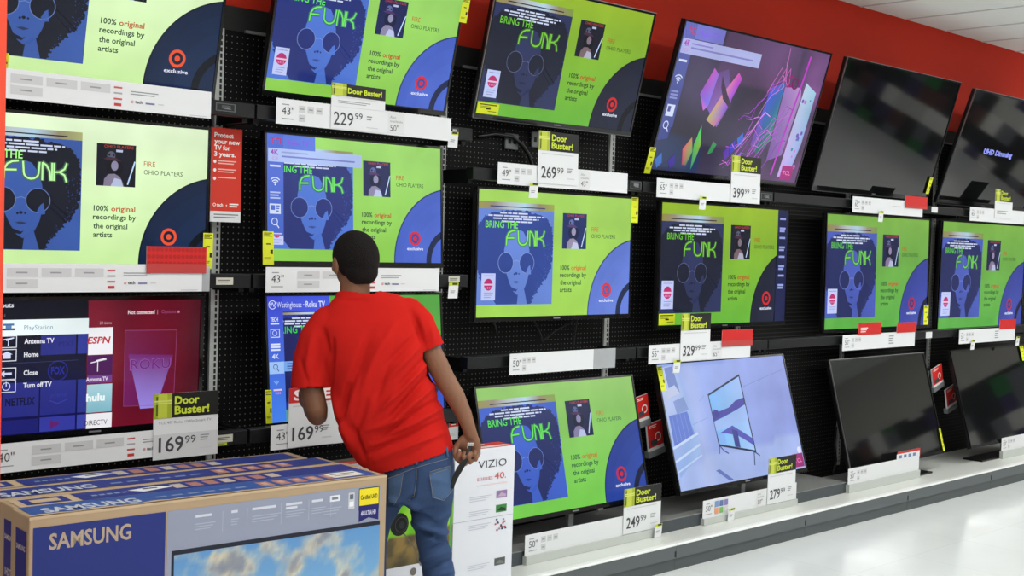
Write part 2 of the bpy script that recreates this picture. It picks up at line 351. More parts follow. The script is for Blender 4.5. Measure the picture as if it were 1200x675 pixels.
def menu(P):
    P.rect(0, 0, 1, 1, (108,14,44), 0)
    def bg(a, b):
        n = noise.noise(Vector((a*3, b*2, 1.3)))
        c = mixc((124,16,40), (64,4,22), min(1, max(0, .15+a*.7+.5*n-.25*b)))
        return mixc(c, (150,30,66), max(0, .5-abs(b-.12)*3)*.7*(1-a))
    P.field(.455, 0, 1, 1, 16, 10, bg, 1)
    P.field(0, 0, .458, 1, 8, 10, lambda a, b: mixc((4,6,26), (12,16,92), min(1, max(0, (b-.25)*1.25))), 1)
    t1 = (38,44,132); t2 = (28,30,112)
    P.rect(.251, .253, .405, .41, t1, 3); P.rect(.413, .253, .458, .41, (46,56,150), 3); P.text('PIXL', .33, .35, .04, (30,36,110), 4, w=.07)
    P.rect(.094, .61, .248, .868, t1, 3); P.rect(.254, .61, .41, .868, t1, 3); P.rect(.418, .61, .458, .868, (42,52,140), 3)
    P.rect(.094, .89, .248, .995, t2, 3); P.rect(.254, .885, .41, .995, (52,58,160), 3); P.rect(.418, .885, .458, .995, (60,70,170), 3)
    P.text('NETFLIX', .106, .78, .055, (14,16,52), 4, w=.126, bold=.03)
    P.text('prime', .30, .735, .035, (50,56,150), 4, w=.07); P.line([(.295,.76),(.33,.785),(.37,.76)], .008, (56,62,160), 4)
    P.text('FOX', .298, .56, .055, (32,40,150), 4, w=.06, bold=.03); P.ring(.328, .535, .07, .08, (28,34,128), 3)
    P.poly([(.30,.91),(.345,.94),(.30,.98)], (100,30,110), 4)
    P.text('Inputs', .06, .045, .034, (228,232,244), 4, w=.072, bold=.02); P.text('HDMI 1', .062, .115, .02, (150,155,175), 4, w=.035)
    P.rect(0, .137, .46, .256, (238,250,250), 5); P.text('PlayStation', .178, .214, .034, (120,150,175), 6, w=.123)
    P.rect(.09, .165, .135, .18, (70,110,160), 6); P.rect(.085, .2, .14, .215, (40,60,90), 6); P.rect(.1, .175, .125, .21, (90,130,180), 6)
    for t, v, w in (('Antenna TV', .318, .128), ('Home', .418, .062), ('Close', .556, .06), ('Turn off TV', .65, .122)):
        P.text(t, .18, v, .036, (236,238,246), 6, w=w, bold=.02)
        P.line([(.07,v-.06),(.147,v-.06),(.147,v+.025),(.07,v+.025)], .006, (225,228,240), 6)
    P.line([(.105,.29),(.13,.275)], .008, WH, 7); P.line([(.09,.285),(.135,.272)], .008, WH, 7); P.line([(.113,.28),(.113,.33)], .007, WH, 7)
    P.poly([(.085,.395),(.108,.372),(.132,.395),(.124,.395),(.124,.425),(.093,.425),(.093,.395)], WH, 7)
    P.poly([(.08,.538),(.1,.515),(.1,.53),(.13,.53),(.13,.548),(.1,.548),(.1,.562)], WH, 7)
    P.ring(.108, .633, .025, .031, WH, 7); P.line([(.108,.6),(.108,.63)], .007, WH, 7)
    P.line([(.06,.463),(.42,.458)], .003, (60,66,110), 6)
    P.rect(.46, .211, .573, .424, (244,244,248), 5); P.text('ESPN', .455, .335, .05, (190,44,60), 6, w=.108, bold=.03, shear=.2)
    P.rect(.46, .43, .574, .585, (74,18,84), 5); P.rect(.46, .585, .574, .645, (112,60,140), 5); P.text('Antenna TV', .455, .63, .03, (232,225,240), 6, w=.1, bold=.02)
    P.line([(.50,.47),(.54,.455)], .008, (235,230,240), 6); P.line([(.475,.485),(.545,.462)], .008, (235,230,240), 6); P.line([(.506,.47),(.506,.555)], .007, (235,230,240), 6)
    P.vgrad(.46, .656, .576, .876, (170,210,220), (126,184,200), 5); P.text('hulu', .458, .785, .055, (240,250,250), 6, w=.085, bold=.04)
    P.rect(.46, .885, .578, 1, (240,240,244), 5); P.text('DIRECTV', .452, .975, .038, (40,40,50), 6, w=.105)
    P.text('28 items', .51, .187, .022, (220,180,195), 4, w=.055)
    P.text('Not connected', .641, .112, .03, (240,228,232), 4, w=.128, bold=.02); P.rect(.782, .082, .785, .118, (190,120,140), 4)
    P.text('Options', .803, .11, .028, (170,80,130), 4, w=.072); P.ell(.888, .1, .011, (190,130,160), 4, n=8)
    P.poly([(.63,.24),(.882,.248),(.876,.86),(.632,.845)], [(112,28,66), (104,12,34), (108,14,44), (112,30,96)], 3)
    P.line([(.63,.24),(.882,.248),(.876,.86),(.632,.845),(.63,.24)], .004, (140,70,120), 4)
    P.poly([(.648,.43),(.868,.45),(.79,.874),(.712,.874)], [(112,38,112), (112,30,98), (150,134,226), (156,140,232)], 4)
    P.text('ROKU', .657, .56, .085, (150,84,168), 5, w=.2, bold=.02); P.text('ROKU', .661, .556, .078, (104,40,118), 6, w=.192, bold=-.005)
def abstract(P):
    def bg(a, b):
        n = noise.noise(Vector((a*2.6, b*2.6, 4))); m = noise.noise(Vector((a*6, b*5, 9)))
        c = mixc((44,40,54), (78,70,100), min(1, max(0, .5+n)))
        if a > .42: c = mixc(c, (150,90,160), min(1, max(0, (a-.42)*1.6*(.5+m))))
        if b < .35 and .25 < a < .8: c = mixc(c, (112,72,120), .5)
        if b > .75 and a < .3: c = mixc(c, (30,60,110), .4+m*.4)
        return c
    P.field(0, 0, 1, 1, 36, 22, bg, 0)
    r = random.Random(11)
    P.poly([(.245,.30),(.33,.25),(.40,.47),(.345,.66),(.25,.53)], [(110,70,140),(96,76,130),(120,90,170),(150,110,190),(120,90,180)], 1)
    P.poly([(.19,.45),(.24,.26),(.275,.3),(.26,.52),(.235,.56)], [(150,90,210),(200,90,190),(150,110,220),(120,120,230),(220,110,210)], 2)
    P.poly([(.27,.62),(.33,.42),(.40,.26),(.43,.3),(.38,.52),(.33,.66)], [(190,180,90),(200,100,200),(215,90,185),(180,70,200),(140,90,220),(200,120,160)], 2)
    P.poly([(.25,.98),(.232,.8),(.25,.66),(.275,.8),(.265,.9)], [(40,150,120),(70,190,80),(60,220,120),(150,190,60),(40,150,90)], 3)
    P.poly([(.19,.95),(.17,.84),(.21,.75),(.235,.85),(.215,.95)], [(180,60,90),(220,90,110),(200,140,80),(90,180,90),(60,120,100)], 2)
    P.poly([(.33,.86),(.35,.76),(.375,.78),(.36,.84)], (60,150,90), 3)
    P.poly([(.30,.3),(.36,.42),(.41,.5),(.40,.52),(.34,.46),(.31,.38)], (70,56,80), 4)
    P.poly([(.64,.32),(.73,.27),(.73,.70),(.66,.82),(.60,.75)], [(70,90,220),(60,110,190),(50,150,90),(40,110,90),(120,70,170)], 3)
    P.poly([(.735,.30),(.85,.28),(.87,.36),(.84,.8),(.74,.86)], [(160,120,190),(190,150,210),(170,130,190),(140,110,180),(120,90,160)], 3)
    P.poly([(.88,.24),(.97,.3),(.965,.7),(.93,.95),(.85,.97)], [(190,215,235),(150,200,225),(140,160,220),(160,160,225),(190,150,220)], 3)
    for i in range(12): P.ell(r.uniform(.89,.955), r.uniform(.33,.88), r.uniform(.008,.02), r.choice([(40,140,160),(110,90,190),(200,120,200)]), 4, n=8)
    for i in range(18):
        x0 = r.uniform(.42,.7); y0 = r.uniform(.5,.98); q = [(x0+.035*j+r.uniform(-.01,.01), y0-.04*j+r.uniform(-.03,.03)+.06*math.sin(j)) for j in range(7)]
        q = [(min(.99, a), min(.99, max(.01, b))) for a, b in q]; P.line(q, r.uniform(.003,.007), r.choice([(210,110,220),(180,90,220),(220,150,230),(150,60,190)]), 5)
    P.line([(.86,.05),(.845,.3),(.82,.62),(.80,.95)], .02, (190,60,200), 6)
    for k in range(3): P.line([(.62+.03*k,.36),(.68+.03*k,.16),(.72+.02*k,.3),(.70,.02+.1*k)], .006, (200,110,190), 6)
    P.ring(.765, .25, .03, .045, (150,20,110), 6); P.ring(.80, .26, .03, .045, (120,16,100), 6)
    for x, y, c in ((.46,.78,(60,60,190)),(.5,.72,(60,110,210)),(.02,.93,(60,110,190)),(.1,.93,(60,40,150)),(.43,.83,(90,50,170)),(.52,.86,(140,90,210))):
        P.poly([(x,y),(x+.03,y-.05),(x+.045,y+.02),(x+.02,y+.06)], c, 5)
    P.rect(.87, .875, .955, .985, (160,40,120), 8); P.text('TCL', .88, .945, .03, (240,130,190), 9, w=.062, bold=.02)
    P.vgrad(0, 0, .072, .7, (96,104,176), (70,80,150), 14); P.poly([(0,.6),(.072,.6),(.06,.78),(.0,.80)], (62,72,140), 13)
    P.rect(0, 0, .25, .1, (118,118,206), 14); P.text('TCL', .025, .072, .042, (200,60,110), 15, w=.05, bold=.02); P.text('Roku TV', .105, .072, .038, (140,90,240), 15, w=.11)
    P.rect(.006, .105, .515, .205, (172,178,228), 15); P.text('4K', .018, .155, .04, (170,70,180), 16, w=.035, bold=.02); P.text('HDR', .018, .195, .026, (190,140,210), 16, w=.035)
    P.bars(.065, .128, 1, .13, .01, (140,130,205), 16); P.bars(.065, .155, 1, .40, .012, (130,130,195), 16)
    P.rect(.012, .245, .06, .26, WH, 15); wifi(P, .036, .40, .05, WH, 15)
    for i in range(3): P.rect(.012, .455+i*.022, .056, .467+i*.022, (150,155,215), 15)
    P.rect(.012, .55, .058, .63, WH, 15); P.rect(.018, .562, .035, .60, (80,90,160), 16); glass(P, .03, .69, .028, WH, 15)
def white_room(P):
    def bg(a, b):
        c = mixc((150,172,232), (142,156,222), a)
        if b > .8-.1*a: c = mixc(c, (176,196,238), .55)
        return mixc(c, (200,210,244), max(0, .45-abs(a-.22)*5)*.8)
    P.field(0, 0, 1, 1, 30, 18, bg, 0)
    P.poly([(.02,.03),(.14,.0),(.19,.45),(.2,.72),(.02,.9),(.0,.4)], [(190,200,236),(150,175,226),(150,178,230),(160,190,236),(140,170,226),(170,190,230)], 1)
    P.poly([(.05,.03),(.11,.02),(.13,.24),(.06,.27)], (112,134,196), 2); P.poly([(.07,.3),(.15,.27),(.17,.38),(.08,.4)], (128,150,206), 2)
    P.poly([(.02,.41),(.155,.39),(.178,.58),(.02,.66)], (96,122,206), 2)
    for i in range(5): P.line([(.04+.03*i,.40),(.045+.032*i,.62)], .004, (140,160,220), 3)
    P.line([(.01,.665),(.2,.575)], .02, (196,214,246), 3); P.line([(.01,.77),(.2,.665)], .018, (196,214,246), 3); P.line([(.0,.86),(.2,.75)], .014, (186,206,244), 3)
    P.poly([(.0,.22),(.10,.17),(.13,.24),(.03,.28)], (186,196,226), 4)
    P.line([(.26,.32),(.3,.28)], .003, (120,140,200), 2); P.line([(.60,.245),(1,.115)], .004, (118,136,196), 2); P.line([(.18,.5),(.3,.46)], .004, (126,146,206), 2)
    P.poly([(.33,.272),(.604,.13),(.618,.80),(.338,.70)], (30,36,66), 3)
    P.poly([(.336,.285),(.597,.15),(.609,.78),(.345,.686)], [(120,178,240),(160,190,244),(160,196,244),(120,190,240)], 4)
    P.poly([(.336,.42),(.40,.42),(.47,.40),(.53,.35),(.60,.33),(.602,.39),(.52,.43),(.42,.47),(.336,.50)], (74,70,168), 5)
    P.poly([(.337,.50),(.42,.475),(.52,.44),(.603,.40),(.605,.52),(.42,.56),(.34,.58)], (156,186,240), 5)
    P.poly([(.337,.45),(.352,.40),(.38,.41),(.39,.46),(.34,.49)], (60,60,150), 6)
    P.poly([(.36,.60),(.47,.55),(.61,.68),(.61,.74),(.5,.64),(.42,.61)], (82,84,180), 6); P.poly([(.46,.58),(.50,.6),(.50,.74),(.46,.725)], (56,60,140), 7)
    P.poly([(.338,.56),(.36,.6),(.40,.60),(.40,.70),(.345,.685)], (130,176,240), 6)
    P.line([(.342,.70),(.33,.76)], .012, (60,66,110), 5); P.line([(.345,.70),(.37,.745),(.40,.77)], .01, (60,66,110), 5); P.line([(.6,.79),(.585,.90)], .012, (50,56,100), 5); P.line([(.6,.79),(.64,.83)], .01, (50,56,100), 5)
    P.poly([(.28,.89),(.31,.885),(.40,.985),(.37,.99)], (100,118,190), 2)
    P.ell(.975, .84, .03, (220,220,240), 3, n=12)
    P.rect(.905, .868, .995, .985, (150,40,110), 5); P.text('TCL', .918, .945, .034, (235,120,180), 6, w=.062, bold=.02)
# ------------------------------------------------------------------ room shell
X0, X1, YB, ZC = -6.0, 17.0, -10.5, 3.344
m_floor = mat('polished_floor_tile', (224,226,226), .16, spec=.5)
nt = m_floor.node_tree; b_ = nt.nodes['Principled BSDF']; tc = nt.nodes.new('ShaderNodeTexCoord'); n1 = nt.nodes.new('ShaderNodeTexNoise'); n1.inputs['Scale'].default_value = 2.5
nt.links.new(tc.outputs['Object'], n1.inputs['Vector'])
br = nt.nodes.new('ShaderNodeTexBrick'); br.offset = 0; br.inputs['Scale'].default_value = 1; br.inputs['Brick Width'].default_value = .61; br.inputs['Row Height'].default_value = .61
br.inputs['Mortar Size'].default_value = .002; br.inputs['Color1'].default_value = lin((243,246,247)); br.inputs['Color2'].default_value = lin((239,242,243)); br.inputs['Mortar'].default_value = lin((226,229,229))
nt.links.new(tc.outputs['Object'], br.inputs['Vector']); nt.links.new(br.outputs['Color'], b_.inputs['Base Color'])
mr = nt.nodes.new('ShaderNodeMapRange'); mr.inputs[3].default_value = .1; mr.inputs[4].default_value = .26; nt.links.new(n1.outputs['Fac'], mr.inputs[0]); nt.links.new(mr.outputs[0], b_.inputs['Roughness'])
mb = MB(); mb.box(X0, X1, YB, .3, -.1, 0, m_floor); tag(mb.build('floor'), kind='structure')
m_red = mat('red_wall_paint', (196,44,22), .7, spec=.2)
mb = MB(); mb.box(X0, X1, .03, .2, 0, ZC+.05, m_red); tag(mb.build('wall_back'), kind='structure')
m_ceil = mat('ceiling_tile', (240,246,242), .85, spec=.1, bump=.15, bscale=60)
m_grid = mat('ceiling_grid', (208,210,206), .6)
mb = MB()
GX = 5.0-.61*18
mb.box(X0, X1, YB, .03, ZC, ZC+.06, m_ceil)
i = 0
while GX+.61*i < X1:
    x = GX+.61*i; mb.box(x-.012, x+.012, YB, .03, ZC-.004, ZC, m_grid); i += 1
for j in range(1, 9):
    y = .03-1.22*j; mb.box(X0, X1, y-.012, y+.012, ZC-.0045, ZC, m_grid)
tag(mb.build('ceiling'), kind='structure')
# far side of the aisle, only ever met in reflections
m_far = mat('far_aisle', (90,88,86), .7); nt = m_far.node_tree; tc = nt.nodes.new('ShaderNodeTexCoord')
mp = nt.nodes.new('ShaderNodeMapping'); mp.inputs['Rotation'].default_value = (PI/2, 0, 0)
br = nt.nodes.new('ShaderNodeTexVoronoi'); br.inputs['Scale'].default_value = 2.2; br.distance = 'CHEBYCHEV'; br.inputs['Randomness'].default_value = .12; nt.links.new(tc.outputs['Object'], mp.inputs['Vector']); nt.links.new(mp.outputs[0], br.inputs['Vector'])
cr_ = nt.nodes.new('ShaderNodeValToRGB'); cr_.color_ramp.interpolation = 'CONSTANT'; e = cr_.color_ramp.elements; e[0].color = lin((60,62,70)); e[1].position = .3; e[1].color = lin((40,110,60))
for p_, c_ in ((.42,(180,180,176)), (.55,(70,60,90)), (.66,(160,60,50)), (.78,(50,52,58))): q = e.new(p_); q.color = lin(c_)
sp = nt.nodes.new('ShaderNodeSeparateColor'); nt.links.new(br.outputs['Color'], sp.inputs[0]); nt.links.new(sp.outputs[0], cr_.inputs[0]); nt.links.new(cr_.outputs[0], nt.nodes['Principled BSDF'].inputs['Base Color'])
mb = MB(); mb.box(X0, X1, YB-.1, YB, 0, 1.9, m_far); mb.box(X0, X1, YB-.1, YB, 1.9, ZC, mat('far_wall_paint', (196,194,188), .8)); tag(mb.build('wall_front'), kind='structure')
m_end = mat('far_shelving', (90,88,86), .7); nt = m_end.node_tree; tc = nt.nodes.new('ShaderNodeTexCoord')
vo = nt.nodes.new('ShaderNodeTexVoronoi'); vo.inputs['Scale'].default_value = 3.4; vo.distance = 'CHEBYCHEV'; vo.inputs['Randomness'].default_value = .12; nt.links.new(tc.outputs['Object'], vo.inputs['Vector'])
cr_ = nt.nodes.new('ShaderNodeValToRGB'); cr_.color_ramp.interpolation = 'CONSTANT'; e = cr_.color_ramp.elements; e[0].color = lin((30,30,36)); e[1].position = .28; e[1].color = lin((40,120,60))
for p_, c_ in ((.38,(205,205,200)), (.5,(60,52,96)), (.62,(36,36,42)), (.74,(96,60,60)), (.82,(110,112,120)), (.92,(230,230,226))): q = e.new(p_); q.color = lin(c_)
sp = nt.nodes.new('ShaderNodeSeparateColor'); nt.links.new(vo.outputs['Color'], sp.inputs[0]); nt.links.new(sp.outputs[0], cr_.inputs[0]); nt.links.new(cr_.outputs[0], nt.nodes['Principled BSDF'].inputs['Base Color'])
mb = MB(); mb.box(X1, X1+.1, YB, .2, 0, 2.3, m_end); mb.box(X1, X1+.1, YB, .2, 2.3, ZC, mat('far_wall_paint')); tag(mb.build('wall_right'), kind='structure')  # unseen end wall, added for the dark screens to reflect

# pegboard cladding of the display wall
m_peg = mat('pegboard', (10,10,11), .6, spec=.15); nt = m_peg.node_tree; bs = nt.nodes['Principled BSDF']
tc = nt.nodes.new('ShaderNodeTexCoord'); sx = nt.nodes.new('ShaderNodeSeparateXYZ'); nt.links.new(tc.outputs['Object'], sx.inputs[0])
def fr(sock):
    m = nt.nodes.new('ShaderNodeMath'); m.operation = 'DIVIDE'; m.inputs[1].default_value = .0254; nt.links.new(sock, m.inputs[0])
    f = nt.nodes.new('ShaderNodeMath'); f.operation = 'FRACT'; nt.links.new(m.outputs[0], f.inputs[0])
    s_ = nt.nodes.new('ShaderNodeMath'); s_.operation = 'SUBTRACT'; s_.inputs[1].default_value = .5; nt.links.new(f.outputs[0], s_.inputs[0])
    q = nt.nodes.new('ShaderNodeMath'); q.operation = 'MULTIPLY'; nt.links.new(s_.outputs[0], q.inputs[0]); nt.links.new(s_.outputs[0], q.inputs[1]); return q
a_ = fr(sx.outputs[0]); c_ = fr(sx.outputs[2]); ad = nt.nodes.new('ShaderNodeMath'); ad.operation = 'ADD'; nt.links.new(a_.outputs[0], ad.inputs[0]); nt.links.new(c_.outputs[0], ad.inputs[1])
lt_ = nt.nodes.new('ShaderNodeMath'); lt_.operation = 'LESS_THAN'; lt_.inputs[1].default_value = .0095; nt.links.new(ad.outputs[0], lt_.inputs[0])
mx = nt.nodes.new('ShaderNodeMixRGB'); mx.inputs[1].default_value = lin((9,9,10)); mx.inputs[2].default_value = lin((128,126,120)); nt.links.new(lt_.outputs[0], mx.inputs[0]); nt.links.new(mx.outputs[0], bs.inputs['Base Color'])
mb = MB(); mb.box(-4.9, 15, .002, .03, .0, 2.5, m_peg); mb.box(-4.9, 15, .004, .03, 2.5, 2.6, mat('matte_black_header', (12,12,13), .6))
for k in range(-3, 12):     # highlight on each board's top edge, put in as a grey strip
    x = 1.2192*k; mb.box(x+.12, x+1.02, -.012, .002, 2.496, 2.508, mat('board_edge_highlight', (120,122,120), .5))
tag(mb.build('wall_back_pegboard'), kind='structure')

PICK = 'slotted uprights of the display wall'
UPW = {0:'pale slotted upright right of the leftmost televisions, below the red protection sign', 1:'slotted upright behind the right edge of the televisions above the person',
       2:'slotted upright below the 269.99 strip, right of the soft green television', 3:'slotted upright hidden behind the televisions of the fourth column', 4:'slotted upright left of the unlit television at the right, in the lower half', 5:'slotted upright between the two rightmost columns of televisions'}
for k in range(0, 6):
    x = 1.2192*k; mb = MB(); mb.box(x-.019, x+.019, -.012, .002, .2, 2.5, M_UPR)
    o = tag(mb.build('slotted_upright'), UPW[k], 'upright', PICK)
    mb = MB(); z = .22
    while z < 2.48:
        mb.box(x-.005+.006, x+.005+.006, -.0125, -.0118, z, z+.018, M_SLOT); z += .0254
    mb.build('slot_row', o)

# ------------------------------------------------------------------ base deck
m_deck = mat('white_deck_enamel', (228,230,225), .35, noisec=.03); m_lip = mat('white_deck_lip', (250,250,248), .3)
m_kick = mat('slate_kick_plate', (88,94,96), .45, noisec=.05); m_rise = mat('grey_riser_top', (140,141,140), .45); m_risef = mat('slate_riser_front', (66,72,78), .45)
DK = [(-3.73,), (-2.51,), (-1.29,), (-.07,), (1.15,), (2.37,), (3.575,), (4.77,), (5.965,), (7.18,), (8.40,)]
LD = ['behind the large blue television cartons, left end','behind the blue television cartons','under the leftmost televisions','under the second column of televisions','beside the tall white carton','above the 50 inch deck price strip','under the pale blue room television','just right of the pale blue room television','under the unlit television with the white strip','under the last unlit television at the right','at the far right edge of the photo']
for i in range(2, len(DK)-1):
    xa, xb = DK[i][0]+.001, DK[i+1][0]-.001
    r = empty('base_deck', ((xa+xb)/2, -.3, 0)); tag(r, 'white base deck section with slate kick plate '+LD[i], 'shelf base', 'base deck sections along the floor')
    mb = MB(); mb.box(xa, xb, -.59, 0, .10, .132, m_deck); mb.build('deck_top', r, True)
    mb = MB(); mb.box(xa, xb, -.604, -.566, .128, .142, m_lip, bev=.005); mb.build('front_lip', r, True)
    mb = MB(); mb.box(xa, xb, -.598, -.575, .062, .128, m_kick); mb.box(xa, xb, -.590, -.57, .0, .062, mat('kick_recess_shade', (72,78,80), .5)); mb.box(xb-.012, xb-.002, -.5995, -.597, .07, .1, M_SLOT); mb.build('kick_plate', r, True)  # lower half in darker grey: shade of the recess put into the colour
    if xa < 4.3:
        xe = min(xb, 4.36); mb = MB(); mb.box(xa, xe, -.39, -.002, .132, .196, m_risef); mb.box(xa, xe, -.392, -.002, .196, .200, m_rise); mb.build('riser', r, True)

# ------------------------------------------------------------------ shelf rails
def rail(x0, x1, z, label, d=.25):
    r = empty('display_rail', ((x0+x1)/2, 0, z-.03)); tag(r, label, 'shelf rail', 'black display rails')
    mb = MB(); mb.box(x0, x1, -d, -d+.05, z-.028, z+.028, M_STEELB, bev=.003); mb.box(x0+.002, x1-.002, -d+.004, -d+.046, z+.0275, z+.0285, M_STEELB2); mb.build('rail_bar', r, True)  # lighter slab on the bar's top paints in its highlight
    mb = MB()
    for x in (x0+.02, x1-.02):
        mb = MB(); mb.box(x-.012, x+.012, -d+.04, -.002, z-.045, z+.02, M_STEELB); mb.build('bracket', r, True)
    return r
RX = [(-1.19,.02),(.03,1.19),(1.2,2.41),(2.42,3.63),(3.64,4.85),(4.86,6.06),(6.07,7.3)]
WHO = ['in the leftmost column','in the second column, above the person','in the third column','in the fourth column','in the bay left of the unlit televisions','in the fifth column','at the right edge']
for i, (a, b) in enumerate(RX):
    hi = i < 2
    rail(a, b, 2.15 if hi else 1.975, 'black steel display rail under the top row '+WHO[i])
    rail(a, b, 1.475 if hi else 1.09, 'black steel display rail under the middle row '+WHO[i])
    if hi: rail(a, b, .85, 'black steel display rail under the bottom row '+WHO[i])

# ------------------------------------------------------------------ televisions
YEL = (226,232,40)
def energy(parent, W, H, u0, v0, u1, v1, thin=False):
    """yellow energy-use label stuck on the screen, u v on the screen"""
    mb = MB(); x0, x1 = (u0-.5)*W, (u1-.5)*W; z0, z1 = (1-v1)*H+ZB, (1-v0)*H+ZB
    mb.box(x0, x1, -.0122, -.0112, z0, z1, PRINT, YEL)
    P = Panel(mb, (x0, -.0123, z1), (x1-x0, 0, 0), (0, 0, z0-z1), PRINT, .0003)
    tall = (z1-z0) > (x1-x0)
    if tall:
        for i in range(3): P.rect(.1, .04+i*.045, .85-.2*(i == 1), .065+i*.045, (60,66,10), 1)
        P.rect(.3, .36, .7, .4, (90,96,10), 1); P.rect(.68, .55, .92, .68, (40,44,10), 1); P.bars(.12, .78, 2, .6, .02, (120,126,20), 1)
    else:
        P.rect(.08, .1, .9, .2, (70,76,10), 1); P.rect(.4, .45, .62, .58, (40,44,10), 1); P.bars(.1, .3, 2, .5, .05, (120,126,20), 1); P.bars(.5, .72, 1, .4, .06, (90,96,10), 1)
    mb.build('energy_label', parent)
def deal(parent, W, H, u0, v0, u1, v1):
    """white sticker with a round magenta badge"""
    mb = MB(); x0, x1 = (u0-.5)*W, (u1-.5)*W; z0, z1 = (1-v1)*H+ZB, (1-v0)*H+ZB
    P = Panel(mb, (x0, -.0028, z1), (x1-x0, 0, 0), (0, 0, z0-z1), SCREEN, .0003)  # sticker glow put in with the lit screen material
    P.rect(0, 0, 1, 1, (196,206,250), 1); P.bars(.15, .08, 1, .75, .025, (140,150,200), 2)
    P.ell(.5, .42, .22, (190,40,110), 2); P.rect(.14, .39, .86, .45, (232,200,230), 3)
    for i in range(4): P.rect(.3+i*.12, .5, .35+i*.12, .58, (230,150,200), 3)
    P.bars(.2, .72, 3, .65, .03, (150,160,210), 2, gap=.08)
    mb.build('round_badge_sticker', parent)
ZB = .03
def tv(size, s, d, h, tilt, k, yaw, label, draw=None, group=None, stand=None, trim=None, en=None, st=None, arm=True, extra=None, bez=.011, bot=.022):
    W = size*.0254*.8716*k; H = W*9/16; t = math.radians(tilt); yw = math.radians(yaw)
    up_ = Matrix.Rotation(yw, 3, 'Z') @ Matrix.Rotation(t, 3, 'X') @ Vector((0,0,1))
    c = Vector((s, -d, h)); base = c-up_*(H/2+ZB)
    r = empty('television', base, (t, 0, yw)); tag(r, label, 'television', group)
    mb = MB(); mb.box(-W/2-bez, W/2+bez, .004, .030, ZB-bot, ZB+H+bez, M_BLACK, bev=.003)
    mb.box(-W*.36, W*.36, .028, .060, ZB+.02, ZB+H*.62, M_BLACK, bev=.008); mb.build('housing', r)
    mb = MB()
    for a in ((-W/2-bez, W/2+bez, ZB-bot, ZB), (-W/2-bez, W/2+bez, ZB+H, ZB+H+bez), (-W/2-bez, -W/2, ZB, ZB+H), (W/2, W/2+bez, ZB, ZB+H)):
        mb.box(a[0], a[1], -.0045, .004, a[2], a[3], M_GLOSSB)
    if trim:
        mb.box(-W/2-bez-.002, W/2+bez+.002, -.006, .002, ZB+H+bez, ZB+H+bez+.004, M_SILV); mb.box(-W/2-bez-.003, -W/2-bez, -.006, .002, ZB-bot, ZB+H+bez, M_SILV)
        mb.box(-W/2-bez, W/2+bez, -.006, .002, ZB-bot-.004, ZB-bot, mat('grey_trim', (90,92,96), .35, metal=.5))
    mb.build('bezel', r)
    mb = MB(); P = Panel(mb, (-W/2, 0, ZB+H), (W, 0, 0), (0, 0, -H), SCREEN, .00025)
    if draw: draw(P)
    else:
        mb.box(-W/2, W/2, -.0001, .003, ZB, ZB+H, M_OFF)
        if extra: extra(P)
    mb.build('screen', r)
    mb = MB(); P = Panel(mb, (-.03, -.0047, ZB-.006), (.06, 0, 0), (0, 0, -.012), PRINT, .0003); P.rect(.1, .2, .9, .75, (120,122,128), 1); mb.build('maker_badge', r)
    if en: energy(r, W, H, *en)
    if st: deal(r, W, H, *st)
    if arm:
        dep = max(.01, d-.05-abs(math.sin(t))*.0)
        mb = MB(); zc_ = c.z
        for x in (-.12, .12):
            mb.box(s+x-.02, s+x+.02, -d+.045, -.013, zc_-.05, zc_+.03, M_STEELB)
        mb.box(s-.2, s+.2, -.02, .001, zc_-.06, zc_+.05, M_STEELB); mb.build('wall_bracket', r, True)
    if stand:
        bz = base.z; by = base.y
        rz = .2 if s < 4.3 else .132; pw = .16 if s < 4.3 else .42
        mb = MB(); mb.box(s-pw, s+pw, max(by-.03, -.385), by+.16, rz, rz+.012, M_STEELB2 if s < 4.3 else M_BLACK, bev=.003); mb.box(s-.018, s+.018, by+.03, by+.055, rz+.01, bz+.10, mat('grey_post', (110,112,112), .4)); mb.build('display_stand', r, True)
    return r
F = funk
def fk(p, over=None):
    def g(P):
        funk(P, p)
        if over: over(P)
    return g
G1 = 'top row televisions leaning forward'; G2 = 'middle row televisions'; G3 = 'bottom row televisions'
tv(43, -.660,.278,2.469, 12.3,1.015,-3.5, 'lit television cut off by the top left corner, pale green screen and dark disc', fk('pale'), G1, en=(.15,.89,.195,.99))
tv(43, -.632,.181,1.797, 1.0,.989,-2.7, 'lit pale green television at the left edge, beside the tall red protection sign', fk('pale'), G2, en=(.985,.755,1.03,1.02))
tv(40, -.559,.111,1.156, 1.3,.969,-1.0, 'television at the left edge showing a dark red and blue input menu', menu, G3, bez=.016, bot=.055)
tv(43, .608,.209,2.515, 13.4,.997,-1.7, 'lit green television above the 229.99 card, tilted forward, top of the second column', fk('mid'), G1, en=(.99,.03,1.035,.235), st=(.025,.662,.096,.872))
tv(43, .616,.156,1.817, -2.9,.982,-.7, 'lit green television directly above the person, blue side menu and pale banner on its screen', fk('mid', roku_overlay), G2, en=(-.029,.77,.027,1.03), st=(.015,.721,.084,.872))
tv(43, .645,.155,1.144, -5.9,.982,-1.2, 'television partly hidden behind the person\'s red shirt, bright blue menu down its left side', fk('navy', westing), G3, en=(-.03,.736,.003,1.0), st=(.011,.652,.073,.868))
tv(50, 1.869,.204,2.572, 13.4,.996,-1.2, 'forward-leaning green television with a near-black poster, third from the left in the top row', fk('deep'), G1, en=(-.003,.912,.122,.995), st=(.024,.657,.1,.868), trim=True)
tv(50, 1.866,.172,1.603, -.3,.987,-1.0, 'soft green and blue television under the 269.99 strip, right of the person', fk('soft'), G2, en=(.99,-.015,1.04,.207), st=(.027,.655,.11,.866))
tv(50, 1.859,.279,.652, -13.2,1.016,-.4, 'lit green television leaning back on the base deck behind the tall white carton', fk('low'), G3, stand=True, arm=False)
